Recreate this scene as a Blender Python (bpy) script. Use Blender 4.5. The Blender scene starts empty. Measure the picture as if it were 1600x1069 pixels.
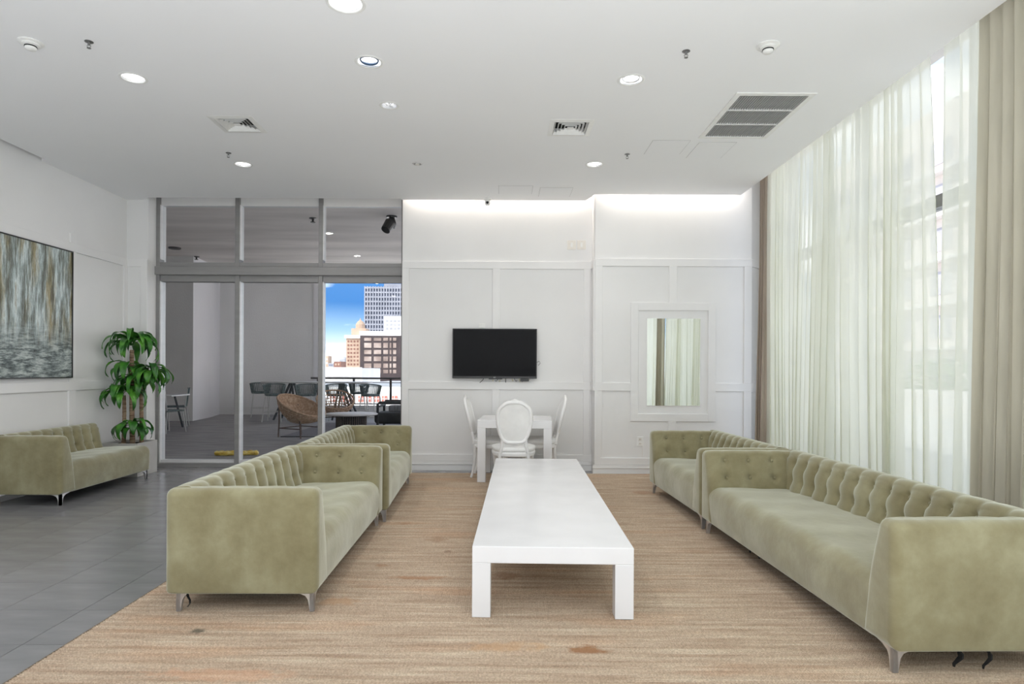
import bpy, bmesh, math, random
from math import pi, sin, cos, radians as R
from mathutils import Vector, Matrix
random.seed(7)
C = bpy.context.scene.collection
SC = bpy.context.scene

# ------------------------------------------------------------------ camera
F0, VX, VY, ROLL, H = 1000.0, 785.0, 578.0, 0.0050, 1.30
cd = bpy.data.cameras.new('camera'); cam = bpy.data.objects.new('camera', cd); C.objects.link(cam)
cam.location = (0, 0, H)
cam.matrix_world = Matrix.Translation((0, 0, H)) @ Matrix.Rotation(-ROLL, 4, 'Y') @ Matrix.Rotation(pi/2, 4, 'X')
cd.sensor_fit = 'HORIZONTAL'; cd.sensor_width = 36.0; cd.lens = 36.0*F0/1600
cd.shift_x = (800-VX)/1600; cd.shift_y = (VY-534.5)/1600
cd.clip_end = 3000; cd.clip_start = 0.05
SC.camera = cam
# ------------------------------------------------------------------ view
vs = SC.view_settings
SC.display_settings.display_device = 'sRGB'
vs.view_transform = 'Standard'; vs.look = 'None'; vs.gamma = 1.0; vs.use_curve_mapping = False
vs.exposure = 0.0
SC.cycles.use_denoising = True
SC.cycles.max_bounces = 14; SC.cycles.diffuse_bounces = 10; SC.cycles.transparent_max_bounces = 24
SC.cycles.sample_clamp_indirect = 6.0
# ------------------------------------------------------------------ world
w = bpy.data.worlds.new('sky'); SC.world = w; w.use_nodes = True
nt = w.node_tree; nt.nodes.clear()
N = nt.nodes.new; Lk = nt.links.new
tc = N('ShaderNodeTexCoord'); sx = N('ShaderNodeSeparateXYZ'); Lk(tc.outputs['Generated'], sx.inputs[0])
rp = N('ShaderNodeValToRGB'); e = rp.color_ramp.elements
e[0].position = 0.0; e[0].color = (1.5, 1.6, 1.75, 1)
e[1].position = 1.0; e[1].color = (.22, .45, .98, 1)
for p, c in ((.025, (1.1, 1.2, 1.3, 1)), (.06, (.45, .72, 1.05, 1)), (.10, (.09, .30, .74, 1)), (.35, (.20, .45, .98, 1))):
    x = e.new(p); x.color = c
Lk(sx.outputs[2], rp.inputs[0])
mp = N('ShaderNodeMapping'); mp.inputs['Scale'].default_value = (1, 1, 3.2); mp.inputs['Location'].default_value = (3.7, .2, .0)
Lk(tc.outputs['Generated'], mp.inputs[0])
ns = N('ShaderNodeTexNoise'); ns.inputs['Scale'].default_value = 3.1; ns.inputs['Detail'].default_value = 7; Lk(mp.outputs[0], ns.inputs['Vector'])
cr = N('ShaderNodeValToRGB'); cr.color_ramp.elements[0].position = .44; cr.color_ramp.elements[1].position = .60
Lk(ns.outputs[0], cr.inputs[0])
mx = N('ShaderNodeMixRGB'); mx.inputs[2].default_value = (2.9, 2.9, 2.95, 1)
Lk(cr.outputs[0], mx.inputs[0]); Lk(rp.outputs[0], mx.inputs[1])
bg = N('ShaderNodeBackground'); bg.inputs[1].default_value = 1.25; Lk(mx.outputs[0], bg.inputs[0])
wo = N('ShaderNodeOutputWorld'); Lk(bg.outputs[0], wo.inputs[0])
# ------------------------------------------------------------------ sun
sd = bpy.data.lights.new('sun', 'SUN'); sun = bpy.data.objects.new('sun', sd); C.objects.link(sun)
sd.energy = 7.0; sd.angle = R(.6); sd.color = (1, .95, .88)
sun.rotation_euler = Vector((.50, .52, -.62)).to_track_quat('-Z', 'Y').to_euler()
# ------------------------------------------------------------------ cove lamps in the ceiling slots, plus an added fill light
ZC = 3.47
LAMP_W = 8.5       # watts of each recessed ceiling lamp
def area(name, loc, sx_, sy_, watt, col, tilt=0):
    d = bpy.data.lights.new(name, 'AREA'); d.shape = 'RECTANGLE'; d.size = sx_; d.size_y = sy_; d.energy = watt; d.color = col
    o = bpy.data.objects.new(name, d); C.objects.link(o); o.location = loc; o.rotation_euler = (R(tilt), 0, 0); return o
bl = bpy.data.lights.new('fill_light', 'AREA'); bl.shape = 'RECTANGLE'; bl.size = 5.5; bl.size_y = 3.5; bl.energy = 345; bl.color = (.93, .965, 1)  # added fill behind the camera, aimed up to brighten the ceiling and walls
blo = bpy.data.objects.new('fill_light', bl); C.objects.link(blo); blo.location = (0, -.9, .3); blo.rotation_euler = (R(180-9), 0, 0)
area('cove_lamp', (-.08, 8.215, ZC+.16), 2.30, .04, 13, (1, .90, .80), -4)
area('cove_lamp', (2.10, 7.935, ZC+.16), 1.7, .04, 9, (1, .92, .84), -4)

# ================================================================== helpers
def unroll(px, py):
    dx, dy = px-VX, py-VY
    c, s = cos(ROLL), sin(ROLL)
    return dx*c+dy*s, -dx*s+dy*c
def F(px, py, z=0.0):                       # point on the horizontal plane z
    dx, dy = unroll(px, py); Y = (H-z)*F0/dy
    return Vector((dx/F0*Y, Y, z))
def B(px, py, Y):                           # point on the plane at depth Y
    dx, dy = unroll(px, py)
    return Vector((dx/F0*Y, Y, H-dy/F0*Y))
def S(px, py, X):
    dx, dy = unroll(px, py); Y = X*F0/dx
    return Vector((X, Y, H-dy/F0*Y))

class MB:
    def __init__(s): s.v = []; s.f = []; s.sm = False
    def add(s, vs_, fs_):
        b = len(s.v); s.v += [tuple(x) for x in vs_]; s.f += [tuple(i+b for i in q) for q in fs_]; return s
    def box(s, x0, x1, y0, y1, z0, z1, M=None):
        vs_ = [Vector(p) for p in ((x0,y0,z0),(x1,y0,z0),(x1,y1,z0),(x0,y1,z0),(x0,y0,z1),(x1,y0,z1),(x1,y1,z1),(x0,y1,z1))]
        if M: vs_ = [M @ p for p in vs_]
        return s.add(vs_, ((0,3,2,1),(4,5,6,7),(0,1,5,4),(1,2,6,5),(2,3,7,6),(3,0,4,7)))
    def loft(s, rings, caps=True, closed=True):
        n = len(rings[0]); vs_ = [p for r in rings for p in r]; fs_ = []
        for i in range(len(rings)-1):
            for j in range(n if closed else n-1):
                a, b = i*n+j, i*n+(j+1) % n
                fs_.append((a, b, b+n, a+n))
        if caps and closed:
            fs_.append(tuple(reversed(range(n)))); fs_.append(tuple(range((len(rings)-1)*n, len(rings)*n)))
        return s.add(vs_, fs_)
    def tube(s, pts, r, n=8, caps=True, ry=None):
        pts = [Vector(p) for p in pts]; k = len(pts)
        rr = r if isinstance(r, (list, tuple)) else [r]*k
        up = Vector((0, 0, 1)); rings = []; prev = None
        for i, p in enumerate(pts):
            t = (pts[min(i+1, k-1)]-pts[max(i-1, 0)]).normalized()
            if prev is None:
                a = t.cross(up)
                if a.length < 1e-3: a = Vector((1, 0, 0))
            else:
                a = prev - t*prev.dot(t)
            a.normalize(); prev = a; b = t.cross(a)
            q = ry if ry else 1.0
            rings.append([p+a*cos(2*pi*j/n)*rr[i]+b*sin(2*pi*j/n)*rr[i]*q for j in range(n)])
        return s.loft(rings, caps)
    def ring(s, pts, r, n=6):                # closed tube
        pts = [Vector(p) for p in pts]; k = len(pts); rings = []; nrm = None
        c = sum(pts, Vector())/k
        for i, p in enumerate(pts):
            t = (pts[(i+1) % k]-pts[i-1]).normalized()
            a = (p-c); a = (a-t*a.dot(t)).normalized(); b = t.cross(a)
            rings.append([p+a*cos(2*pi*j/n)*r+b*sin(2*pi*j/n)*r for j in range(n)])
        rings.append(rings[0]); return s.loft(rings, False)
    def lathe(s, prof, c=(0,0,0), n=32, cap=False):
        rings = [[Vector((c[0]+r*cos(2*pi*j/n), c[1]+r*sin(2*pi*j/n), c[2]+z)) for j in range(n)] for r, z in prof]
        return s.loft(rings, cap)
    def disc(s, c, r, n=24, up=1):
        vs_ = [(c[0]+r*cos(2*pi*j/n), c[1]+r*sin(2*pi*j/n), c[2]) for j in range(n)]
        return s.add(vs_, (tuple(range(n)) if up > 0 else tuple(reversed(range(n))),))
    def grid(s, fn, nu, nv):
        vs_ = [fn(i/nu, j/nv) for j in range(nv+1) for i in range(nu+1)]
        fs_ = [(j*(nu+1)+i, j*(nu+1)+i+1, (j+1)*(nu+1)+i+1, (j+1)*(nu+1)+i) for j in range(nv) for i in range(nu)]
        return s.add(vs_, fs_)
    def prism(s, poly, z0, z1):
        n = len(poly)
        return s.add([(x, y, z0) for x, y in poly]+[(x, y, z1) for x, y in poly],
            [tuple(reversed(range(n))), tuple(range(n, 2*n))]+[(i, (i+1) % n, (i+1) % n+n, i+n) for i in range(n)])
    def mesh(s, name, m, smooth=False):
        me = bpy.data.meshes.new(name); me.from_pydata(s.v, [], s.f); me.update()
        bm = bmesh.new(); bm.from_mesh(me); bmesh.ops.recalc_face_normals(bm, faces=bm.faces); bm.to_mesh(me); bm.free()
        if m: me.materials.append(m)
        if smooth:
            me.polygons.foreach_set('use_smooth', [True]*len(me.polygons))
        return me
    def build(s, name, m, parent=None, smooth=False, bevel=0, seg=2, **kw):
        o = bpy.data.objects.new(name, s.mesh(name, m, smooth)); C.objects.link(o)
        if parent: o.parent = parent
        if bevel:
            b = o.modifiers.new('bevel', 'BEVEL'); b.width = bevel; b.segments = seg; b.limit_method = 'ANGLE'; b.angle_limit = R(40)
        if smooth:
            try:
                o.data.set_sharp_from_angle(angle=R(50))
            except Exception: pass
        tag(o, **kw); return o
def tag(o, label=None, cat=None, group=None, kind=None):
    if label: o['label'] = label
    if cat: o['category'] = cat
    if group: o['group'] = group
    if kind: o['kind'] = kind
    return o
def empty(name, loc=(0,0,0), rz=0, **kw):
    o = bpy.data.objects.new(name, None); C.objects.link(o); o.location = loc; o.rotation_euler = (0, 0, rz)
    o.empty_display_size = .1
    return tag(o, **kw)
def copy_tree(o, parent=None):
    c = o.copy(); C.objects.link(c); c.parent = parent
    for ch in list(o.children): copy_tree(ch, c)
    return c
def inst(me, name, loc=(0,0,0), parent=None, rz=0, **kw):
    o = bpy.data.objects.new(name, me); C.objects.link(o); o.location = loc; o.rotation_euler = (0, 0, rz)
    if parent: o.parent = parent
    return tag(o, **kw)

# ------------------------------------------------------------------ materials
def mat(name, col, rough=.5, metal=0, **k):
    m = bpy.data.materials.new(name); m.use_nodes = True
    p = m.node_tree.nodes['Principled BSDF']
    p.inputs['Base Color'].default_value = (*col, 1); p.inputs['Roughness'].default_value = rough; p.inputs['Metallic'].default_value = metal
    for a, v in k.items(): p.inputs[a.replace('_', ' ')].default_value = v
    return m
def noisy(m, cols, scale=(4,4,4), detail=4, pos=None, bump=0, bscale=None, bdist=.002, nscale=1.0, rough=None):
    """colour variation + fine relief in object space"""
    t = m.node_tree; p = t.nodes['Principled BSDF']; n = t.nodes.new; l = t.links.new
    tc = n('ShaderNodeTexCoord'); mp = n('ShaderNodeMapping'); mp.inputs['Scale'].default_value = scale; l(tc.outputs['Object'], mp.inputs[0])
    ns = n('ShaderNodeTexNoise'); ns.inputs['Scale'].default_value = nscale; ns.inputs['Detail'].default_value = detail; l(mp.outputs[0], ns.inputs['Vector'])
    rp = n('ShaderNodeValToRGB'); rp.color_ramp.elements[0].color = (*cols[0], 1); rp.color_ramp.elements[-1].color = (*cols[-1], 1)
    pos = pos or [.3+.4*i/(len(cols)-1) for i in range(len(cols))]
    rp.color_ramp.elements[0].position = pos[0]; rp.color_ramp.elements[-1].position = pos[-1]
    for i in range(1, len(cols)-1):
        e = rp.color_ramp.elements.new(pos[i]); e.color = (*cols[i], 1)
    l(ns.outputs[0], rp.inputs[0]); l(rp.outputs[0], p.inputs['Base Color'])
    if rough:
        mr = n('ShaderNodeMapRange'); mr.inputs[3].default_value = rough[0]; mr.inputs[4].default_value = rough[1]
        l(ns.outputs[0], mr.inputs[0]); l(mr.outputs[0], p.inputs['Roughness'])
    if bump:
        mp2 = n('ShaderNodeMapping'); mp2.inputs['Scale'].default_value = bscale or scale; l(tc.outputs['Object'], mp2.inputs[0])
        n2 = n('ShaderNodeTexNoise'); n2.inputs['Scale'].default_value = 1; n2.inputs['Detail'].default_value = 5; l(mp2.outputs[0], n2.inputs['Vector'])
        b = n('ShaderNodeBump'); b.inputs['Strength'].default_value = bump; b.inputs['Distance'].default_value = bdist
        l(n2.outputs[0], b.inputs['Height']); l(b.outputs[0], p.inputs['Normal'])
    return m
def emit(name, col, st):
    m = bpy.data.materials.new(name); m.use_nodes = True; p = m.node_tree.nodes['Principled BSDF']
    p.inputs['Base Color'].default_value = (.8, .8, .8, 1)
    p.inputs['Emission Color'].default_value = (*col, 1); p.inputs['Emission Strength'].default_value = st; return m

M = {}
M['wall'] = noisy(mat('white_wall_paint', (.80,.80,.80), .55), [(.755,.755,.755), (.79,.79,.79)], (1.5,1.5,1.5), bump=.08, bscale=(90,90,90), bdist=.0006)
M['ceil'] = noisy(mat('white_ceiling_paint', (.84,.845,.85), .8), [(.87,.875,.885), (.89,.895,.905)], (.8,.8,.8), bump=.06, bscale=(60,60,60), bdist=.0006)
M['trim'] = noisy(mat('white_trim_paint', (.82,.82,.82), .4), [(.77,.77,.77), (.80,.80,.80)], (3,3,3))
M['white_gloss'] = noisy(mat('white_lacquer', (.86,.86,.87), .22), [(.77,.77,.785), (.81,.81,.825)], (3,3,3), rough=(.18,.3))
M['white_wood'] = noisy(mat('white_chair_paint', (.84,.84,.84), .35), [(.80,.80,.80), (.87,.87,.87)], (8,8,8))
M['white_leather'] = noisy(mat('white_upholstery', (.80,.80,.79), .45), [(.76,.76,.75), (.84,.84,.83)], (9,9,9), bump=.15, bscale=(120,120,120), bdist=.0006)
M['alu'] = noisy(mat('grey_aluminium', (.27,.265,.265), .45, .2), [(.25,.245,.245), (.29,.285,.285)], (2,2,14))
M['alu_light'] = noisy(mat('pale_aluminium', (.72,.72,.73), .4, .1), [(.68,.68,.69), (.76,.76,.77)], (2,2,14))
M['chrome'] = noisy(mat('brushed_steel', (.72,.70,.68), .3, .75), [(.66,.65,.65), (.8,.79,.79)], (20,20,20))
M['dark'] = noisy(mat('dark_void', (.012,.012,.013), .9), [(.01,.01,.01), (.016,.016,.016)], (5,5,5))
M['black_cloth'] = noisy(mat('black_lining', (.01,.01,.01), .95), [(.006,.006,.006), (.02,.02,.02)], (30,30,30))
M['mirror'] = mat('mirror_silver', (.93,.95,.94), .01, 1.0)
M['tv'] = mat('television_glass', (.006,.006,.007), .07, 0, Specular_IOR_Level=.16)
M['tv_frame'] = noisy(mat('black_plastic', (.012,.012,.013), .3), [(.01,.01,.01), (.018,.018,.018)], (20,20,20))
M['plastic'] = noisy(mat('white_plastic', (.82,.82,.80), .4), [(.80,.80,.78), (.85,.85,.83)], (20,20,20))
M['plastic_cream'] = noisy(mat('cream_plastic', (.76,.73,.68), .4), [(.74,.71,.66), (.79,.76,.71)], (20,20,20))
M['lamp'] = emit('lamp_lens', (1, .985, .96), 3)
M['lamp_dim'] = emit('dim_lamp_lens', (1, .985, .96), .9)
M['reflector'] = mat('lamp_reflector', (.85,.86,.88), .18, .6)

def velvet():
    m = mat('sage_velvet', (.36,.36,.22), .82, 0)
    p = m.node_tree.nodes['Principled BSDF']; t = m.node_tree; n = t.nodes.new; l = t.links.new
    p.inputs['Sheen Weight'].default_value = .95; p.inputs['Sheen Roughness'].default_value = .45; p.inputs['Sheen Tint'].default_value = (.90,.94,.86,1)
    p.inputs['Specular IOR Level'].default_value = .2
    tc = n('ShaderNodeTexCoord')
    n1 = n('ShaderNodeTexNoise'); n1.inputs['Scale'].default_value = 4.5; n1.inputs['Detail'].default_value = 6; n1.inputs['Roughness'].default_value = .62
    l(tc.outputs['Object'], n1.inputs['Vector'])
    rp = n('ShaderNodeValToRGB'); e = rp.color_ramp.elements
    e[0].position = .26; e[0].color = (.185,.155,.078,1); e[1].position = .78; e[1].color = (.345,.325,.205,1)
    x = e.new(.52); x.color = (.25,.225,.128,1)
    l(n1.outputs[0], rp.inputs[0]); l(rp.outputs[0], p.inputs['Base Color'])
    n2 = n('ShaderNodeTexNoise'); n2.inputs['Scale'].default_value = 9; n2.inputs['Detail'].default_value = 4; l(tc.outputs['Object'], n2.inputs['Vector'])
    n3 = n('ShaderNodeTexNoise'); n3.inputs['Scale'].default_value = 260; l(tc.outputs['Object'], n3.inputs['Vector'])
    ad = n('ShaderNodeMath'); ad.operation = 'MULTIPLY_ADD'; ad.inputs[1].default_value = .06; l(n3.outputs[0], ad.inputs[0]); l(n2.outputs[0], ad.inputs[2])
    b = n('ShaderNodeBump'); b.inputs['Strength'].default_value = .25; b.inputs['Distance'].default_value = .012
    l(ad.outputs[0], b.inputs['Height']); l(b.outputs[0], p.inputs['Normal'])
    return m
M['velvet'] = velvet()

def glass(name, tint=(1,1,1), refl=.06):
    m = bpy.data.materials.new(name); m.use_nodes = True; t = m.node_tree; t.nodes.clear(); n = t.nodes.new; l = t.links.new
    tr = n('ShaderNodeBsdfTransparent'); tr.inputs[0].default_value = (*tint, 1)
    gl = n('ShaderNodeBsdfGlossy'); gl.inputs['Roughness'].default_value = .01
    lw = n('ShaderNodeLayerWeight'); pw = n('ShaderNodeMath'); pw.operation = 'POWER'; pw.inputs[1].default_value = 5; l(lw.outputs['Facing'], pw.inputs[0])
    fr = n('ShaderNodeMath'); fr.operation = 'MULTIPLY_ADD'; fr.inputs[1].default_value = .94; fr.inputs[2].default_value = refl*.5; l(pw.outputs[0], fr.inputs[0])
    mx = n('ShaderNodeMixShader'); l(fr.outputs[0], mx.inputs[0]); l(tr.outputs[0], mx.inputs[1]); l(gl.outputs[0], mx.inputs[2])
    o = n('ShaderNodeOutputMaterial'); l(mx.outputs[0], o.inputs[0]); return m
M['glass'] = glass('window_glass', (.93,.95,.95), .025)

def cloth(name, c1, c2, trans, transp, weave=700):
    m = bpy.data.materials.new(name); m.use_nodes = True; t = m.node_tree; t.nodes.clear(); n = t.nodes.new; l = t.links.new
    tc = n('ShaderNodeTexCoord'); mp = n('ShaderNodeMapping'); mp.inputs['Scale'].default_value = (3, 3, .35); l(tc.outputs['Object'], mp.inputs[0])
    ns = n('ShaderNodeTexNoise'); ns.inputs['Scale'].default_value = 4; ns.inputs['Detail'].default_value = 5; l(mp.outputs[0], ns.inputs['Vector'])
    rp = n('ShaderNodeValToRGB'); rp.color_ramp.elements[0].position = .3; rp.color_ramp.elements[1].position = .7
    rp.color_ramp.elements[0].color = (*c1, 1); rp.color_ramp.elements[1].color = (*c2, 1); l(ns.outputs[0], rp.inputs[0])
    df = n('ShaderNodeBsdfDiffuse'); tl = n('ShaderNodeBsdfTranslucent'); tr = n('ShaderNodeBsdfTransparent')
    l(rp.outputs[0], df.inputs[0]); l(rp.outputs[0], tl.inputs[0])
    m1 = n('ShaderNodeMixShader'); m1.inputs[0].default_value = trans; l(df.outputs[0], m1.inputs[1]); l(tl.outputs[0], m1.inputs[2])
    m2 = n('ShaderNodeMixShader'); m2.inputs[0].default_value = transp; l(m1.outputs[0], m2.inputs[1]); l(tr.outputs[0], m2.inputs[2])
    o = n('ShaderNodeOutputMaterial'); l(m2.outputs[0], o.inputs[0]); return m
M['sheer'] = cloth('sheer_curtain_cloth', (.79,.80,.705), (.86,.87,.785), .60, .12)
M['drape'] = cloth('sage_drape_cloth', (.47,.445,.355), (.57,.54,.44), .20, 0)
M['drape_taupe'] = cloth('taupe_drape_cloth', (.40,.34,.28), (.50,.43,.36), .15, 0)

# tiles, rug, outdoor surfaces
M['tile'] = noisy(mat('grey_floor_tile', (.17,.17,.175), .32), [(.20,.20,.208), (.23,.23,.238), (.265,.265,.272)], (1.2,5,1), detail=7, nscale=1.6, bump=.06, bscale=(14,50,14), bdist=.001, rough=(.12,.30))
M['tile'].node_tree.nodes['Principled BSDF'].inputs['IOR'].default_value = 1.6
M['grout'] = noisy(mat('dark_grout', (.075,.075,.078), .9), [(.06,.06,.062), (.09,.09,.092)], (20,20,20))
M['deck'] = noisy(mat('dark_stone_paving', (.12,.11,.115), .55), [(.20,.19,.20), (.28,.27,.275), (.39,.38,.385)], (1.3,9,1), detail=8, nscale=1.2, bump=.3, bscale=(6,40,6), bdist=.003)
M['stucco'] = noisy(mat('grey_stucco', (.40,.39,.385), .9), [(.76,.75,.75), (.83,.82,.81), (.89,.88,.87)], (.9,.9,.5), detail=8, bump=.5, bscale=(30,30,30), bdist=.01)
M['stucco_light'] = noisy(mat('lit_pale_stucco', (.52,.51,.52), .9), [(.80,.79,.81), (.86,.85,.87)], (.9,.9,.5), detail=8, bump=.4, bscale=(30,30,30), bdist=.01)
M['soffit'] = noisy(mat('stained_concrete_soffit', (.32,.29,.27), .8), [(.62,.58,.54), (.76,.71,.67), (.90,.84,.79)], (.35,1.5,1), detail=8, nscale=1.0, bump=.2, bscale=(3,18,3), bdist=.01)

def rug_material():
    m = mat('jute_rug', (.5,.38,.27), .95); t = m.node_tree; p = t.nodes['Principled BSDF']; n = t.nodes.new; l = t.links.new
    p.inputs['Specular IOR Level'].default_value = .1
    tc = n('ShaderNodeTexCoord')
    def noise(sc, det, rough=.5):
        mp = n('ShaderNodeMapping'); mp.inputs['Scale'].default_value = sc; l(tc.outputs['Object'], mp.inputs[0])
        a = n('ShaderNodeTexNoise'); a.inputs['Scale'].default_value = 1; a.inputs['Detail'].default_value = det; a.inputs['Roughness'].default_value = rough
        l(mp.outputs[0], a.inputs['Vector']); return a.outputs[0]
    rp = n('ShaderNodeValToRGB'); e = rp.color_ramp.elements
    e[0].position = .26; e[0].color = (.32,.225,.16,1); e[1].position = .74; e[1].color = (.63,.54,.42,1)
    for q, c in ((.40, (.42,.315,.23,1)), (.56, (.51,.405,.305,1))):
        x = e.new(q); x.color = c
    l(noise((1.6, 26, 1), 8, .62), rp.inputs[0])
    # broad blotches, warmer orange bands
    r2 = n('ShaderNodeValToRGB'); r2.color_ramp.elements[0].position = .55; r2.color_ramp.elements[1].position = .72
    l(noise((.9, 4.2, 1), 4), r2.inputs[0])
    sc_ = n('ShaderNodeMath'); sc_.operation = 'MULTIPLY'; sc_.inputs[1].default_value = .42; l(r2.outputs[0], sc_.inputs[0])
    m1 = n('ShaderNodeMixRGB'); m1.inputs[2].default_value = (.55,.33,.20,1); l(sc_.outputs[0], m1.inputs[0]); l(rp.outputs[0], m1.inputs[1])
    # fibre speckle
    r3 = n('ShaderNodeMapRange'); r3.inputs[1].default_value = .3; r3.inputs[2].default_value = .7; r3.inputs[3].default_value = .72; r3.inputs[4].default_value = 1.22
    l(noise((110, 160, 1), 3), r3.inputs[0])
    m2 = n('ShaderNodeVectorMath'); m2.operation = 'SCALE'; l(m1.outputs[0], m2.inputs[0]); l(r3.outputs[0], m2.inputs['Scale'])
    cur = m2.outputs[0]
    # spilled stains (each with its own shape on the rug)
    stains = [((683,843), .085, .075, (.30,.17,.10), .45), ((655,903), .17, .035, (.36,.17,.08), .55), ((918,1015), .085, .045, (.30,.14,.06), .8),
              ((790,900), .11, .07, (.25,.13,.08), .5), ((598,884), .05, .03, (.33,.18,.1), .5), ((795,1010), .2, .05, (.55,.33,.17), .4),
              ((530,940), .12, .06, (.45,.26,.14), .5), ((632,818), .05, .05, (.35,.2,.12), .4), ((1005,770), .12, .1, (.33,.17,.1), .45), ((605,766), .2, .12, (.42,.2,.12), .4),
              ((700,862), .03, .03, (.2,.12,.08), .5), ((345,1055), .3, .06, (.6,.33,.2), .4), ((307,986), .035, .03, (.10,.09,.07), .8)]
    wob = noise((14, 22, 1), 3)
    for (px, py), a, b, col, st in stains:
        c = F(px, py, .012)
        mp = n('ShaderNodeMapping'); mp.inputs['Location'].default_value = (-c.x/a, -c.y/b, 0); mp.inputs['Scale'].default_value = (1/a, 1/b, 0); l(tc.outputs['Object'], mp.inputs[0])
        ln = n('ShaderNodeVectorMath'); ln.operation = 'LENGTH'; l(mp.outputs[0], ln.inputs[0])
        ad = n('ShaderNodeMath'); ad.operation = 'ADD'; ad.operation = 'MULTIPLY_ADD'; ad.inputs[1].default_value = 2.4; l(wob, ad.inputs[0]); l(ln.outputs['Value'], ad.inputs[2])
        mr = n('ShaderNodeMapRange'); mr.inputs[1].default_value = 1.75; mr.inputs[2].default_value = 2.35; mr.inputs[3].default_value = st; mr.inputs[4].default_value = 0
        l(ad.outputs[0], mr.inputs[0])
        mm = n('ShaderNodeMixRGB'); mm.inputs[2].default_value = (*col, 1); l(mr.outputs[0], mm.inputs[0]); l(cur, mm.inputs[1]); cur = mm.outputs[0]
    l(cur, p.inputs['Base Color'])
    wv = n('ShaderNodeTexWave'); wv.bands_direction = 'X'; wv.inputs['Scale'].default_value = 28; wv.inputs['Distortion'].default_value = 3; wv.inputs['Detail'].default_value = 2
    l(tc.outputs['Object'], wv.inputs['Vector'])
    b = n('ShaderNodeBump'); b.inputs['Strength'].default_value = .5; b.inputs['Distance'].default_value = .003; l(wv.outputs[0], b.inputs['Height']); l(b.outputs[0], p.inputs['Normal'])
    return m
M['rug'] = rug_material()

# ================================================================== room structure
XL, XR = -4.85, 2.93
YT, YP, YW, YS = 8.28, 8.02, 8.44, 8.25         # TV wall, pier, window, small corner wall
YB = -4.5
ZR = 4.10
o = MB().box(XL-.2, 3.5, YB, 8.9, -.16, -.004).build('floor', M['grout'], kind='structure')
floor = o
tp = .430; tm = MB().box(0.0015, tp-.0015, .0015, tp-.0015, 0, .012).mesh('tile', M['tile'])
tb = MB().box(0.0015, tp-.0015, .0015, tp-.0015, 0, .012)
for k in range(-3, 8):
    for j in range(-4, 11):
        X0 = -2.245+tp*(-k); Y0 = 3.863+tp*j
        if X0 > -1.9 or X0 < XL-.45 or Y0 > 8.35 or Y0 < 1.9: continue
        me = tm
        if X0 < XL or Y0+tp > 8.44:
            me = MB().box(max(0.0015, XL-X0), tp-.0015, .0015, min(tp-.0015, 8.44-Y0), 0, .012).mesh('tile', M['tile'])
        inst(me, 'tile', (X0, Y0, -.012), floor)
mb = MB()
for j in range(-20, -4):
    for k in range(-3, 8):
        X0 = -2.245+tp*(-k); Y0 = 3.863+tp*j
        if XL <= X0 < -1.9: mb.box(X0+.0015, X0+tp-.0015, Y0+.0015, Y0+tp-.0015, -.012, 0)
for k in range(-11, 1):
    X0 = -2.245-tp*k
    for Y0, Y1 in ((7.735, 8.165), (8.165, 8.30)): mb.box(X0+.0015, X0+tp-.0015, Y0+.0015, Y1-.0015, -.012, -.001)
mb.build('tile_field', M['tile'], floor, kind='stuff')

# ceiling with openings
CEIL = [(XL+.07, YB), (XR, YB), (XR, 7.89), (1.13, 7.89), (1.05, 8.19), (-1.30, 8.19), (-1.30, 8.14), (-4.58, 8.14), (-4.58, 8.30), (XL-.1, 8.30), (XL-.1, 6.75), (XL+.07, 6.70)]
def zc_pt(px, py): return F(px, py, ZC)
LIGHTS = [((540,5), .100, 'lit'), ((208,122), .082, 'lit'), ((577,97), .085, 'lens'), ((608,165), .066, 'dim'), ((986,125), .085, 'lens'), ((380,257), .082, 'lit'), ((929,257), .082, 'lit')]
XTRA = [(-3.2, .9), (1.5, .9), (-3.2, -1.8), (1.5, -1.8)]
cut = MB()
lamps = []
for (q, r, k) in LIGHTS:
    p = zc_pt(*q); lamps.append((p.x, p.y, r, k))
for (x, y) in XTRA: lamps.append((x, y, .085, 'lit'))
for (x, y, r, k) in lamps: cut.lathe([(r, -.1), (r, .2)], (x, y, ZC), 32, True)
def quad_from(pxs):                       # ceiling rectangle from its pixel corners -> x0,x1,y0,y1
    P = [zc_pt(*q) for q in pxs]
    return (P[0].x+P[2].x)/2, (P[1].x+P[3].x)/2, (P[2].y+P[3].y)/2, (P[0].y+P[1].y)/2
GR = None
g0, g1 = zc_pt(1154.9, 147), zc_pt(1266.3, 147); g2, g3 = zc_pt(1098, 213.5), zc_pt(1196, 213.5)
GX0, GX1, GY0, GY1 = (g0.x+g2.x)/2, (g1.x+g3.x)/2, g0.y, g2.y
cut.box(GX0, GX1, GY0, GY1, ZC-.1, ZC+.2)
DIFF = []
for cx, cy, in ((371.5, 194.5), (891, 200)):
    p = zc_pt(cx, cy); DIFF.append((p.x, p.y)); hh = .155
    cut.box(p.x-hh, p.x+hh, p.y-hh, p.y+hh, ZC-.1, ZC+.2)
co = cut.build('cutter', None)
cm = MB().prism(CEIL, ZC, ZC+.06).build('ceiling', M['ceil'], kind='structure')
bo = cm.modifiers.new('cut', 'BOOLEAN'); bo.object = co; bo.operation = 'DIFFERENCE'; bo.solver = 'EXACT'
dg = bpy.context.evaluated_depsgraph_get(); dg.update()
nm = bpy.data.meshes.new_from_object(cm.evaluated_get(dg)); cm.modifiers.clear(); cm.data = nm
if not nm.materials: nm.materials.append(M['ceil'])
bpy.data.objects.remove(co)
# the slab over the room and its balcony
MB().box(-14, 3.9, YB-.5, 19.0, ZR, ZR+.5).build('roof_slab', M['soffit'], kind='structure')

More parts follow.
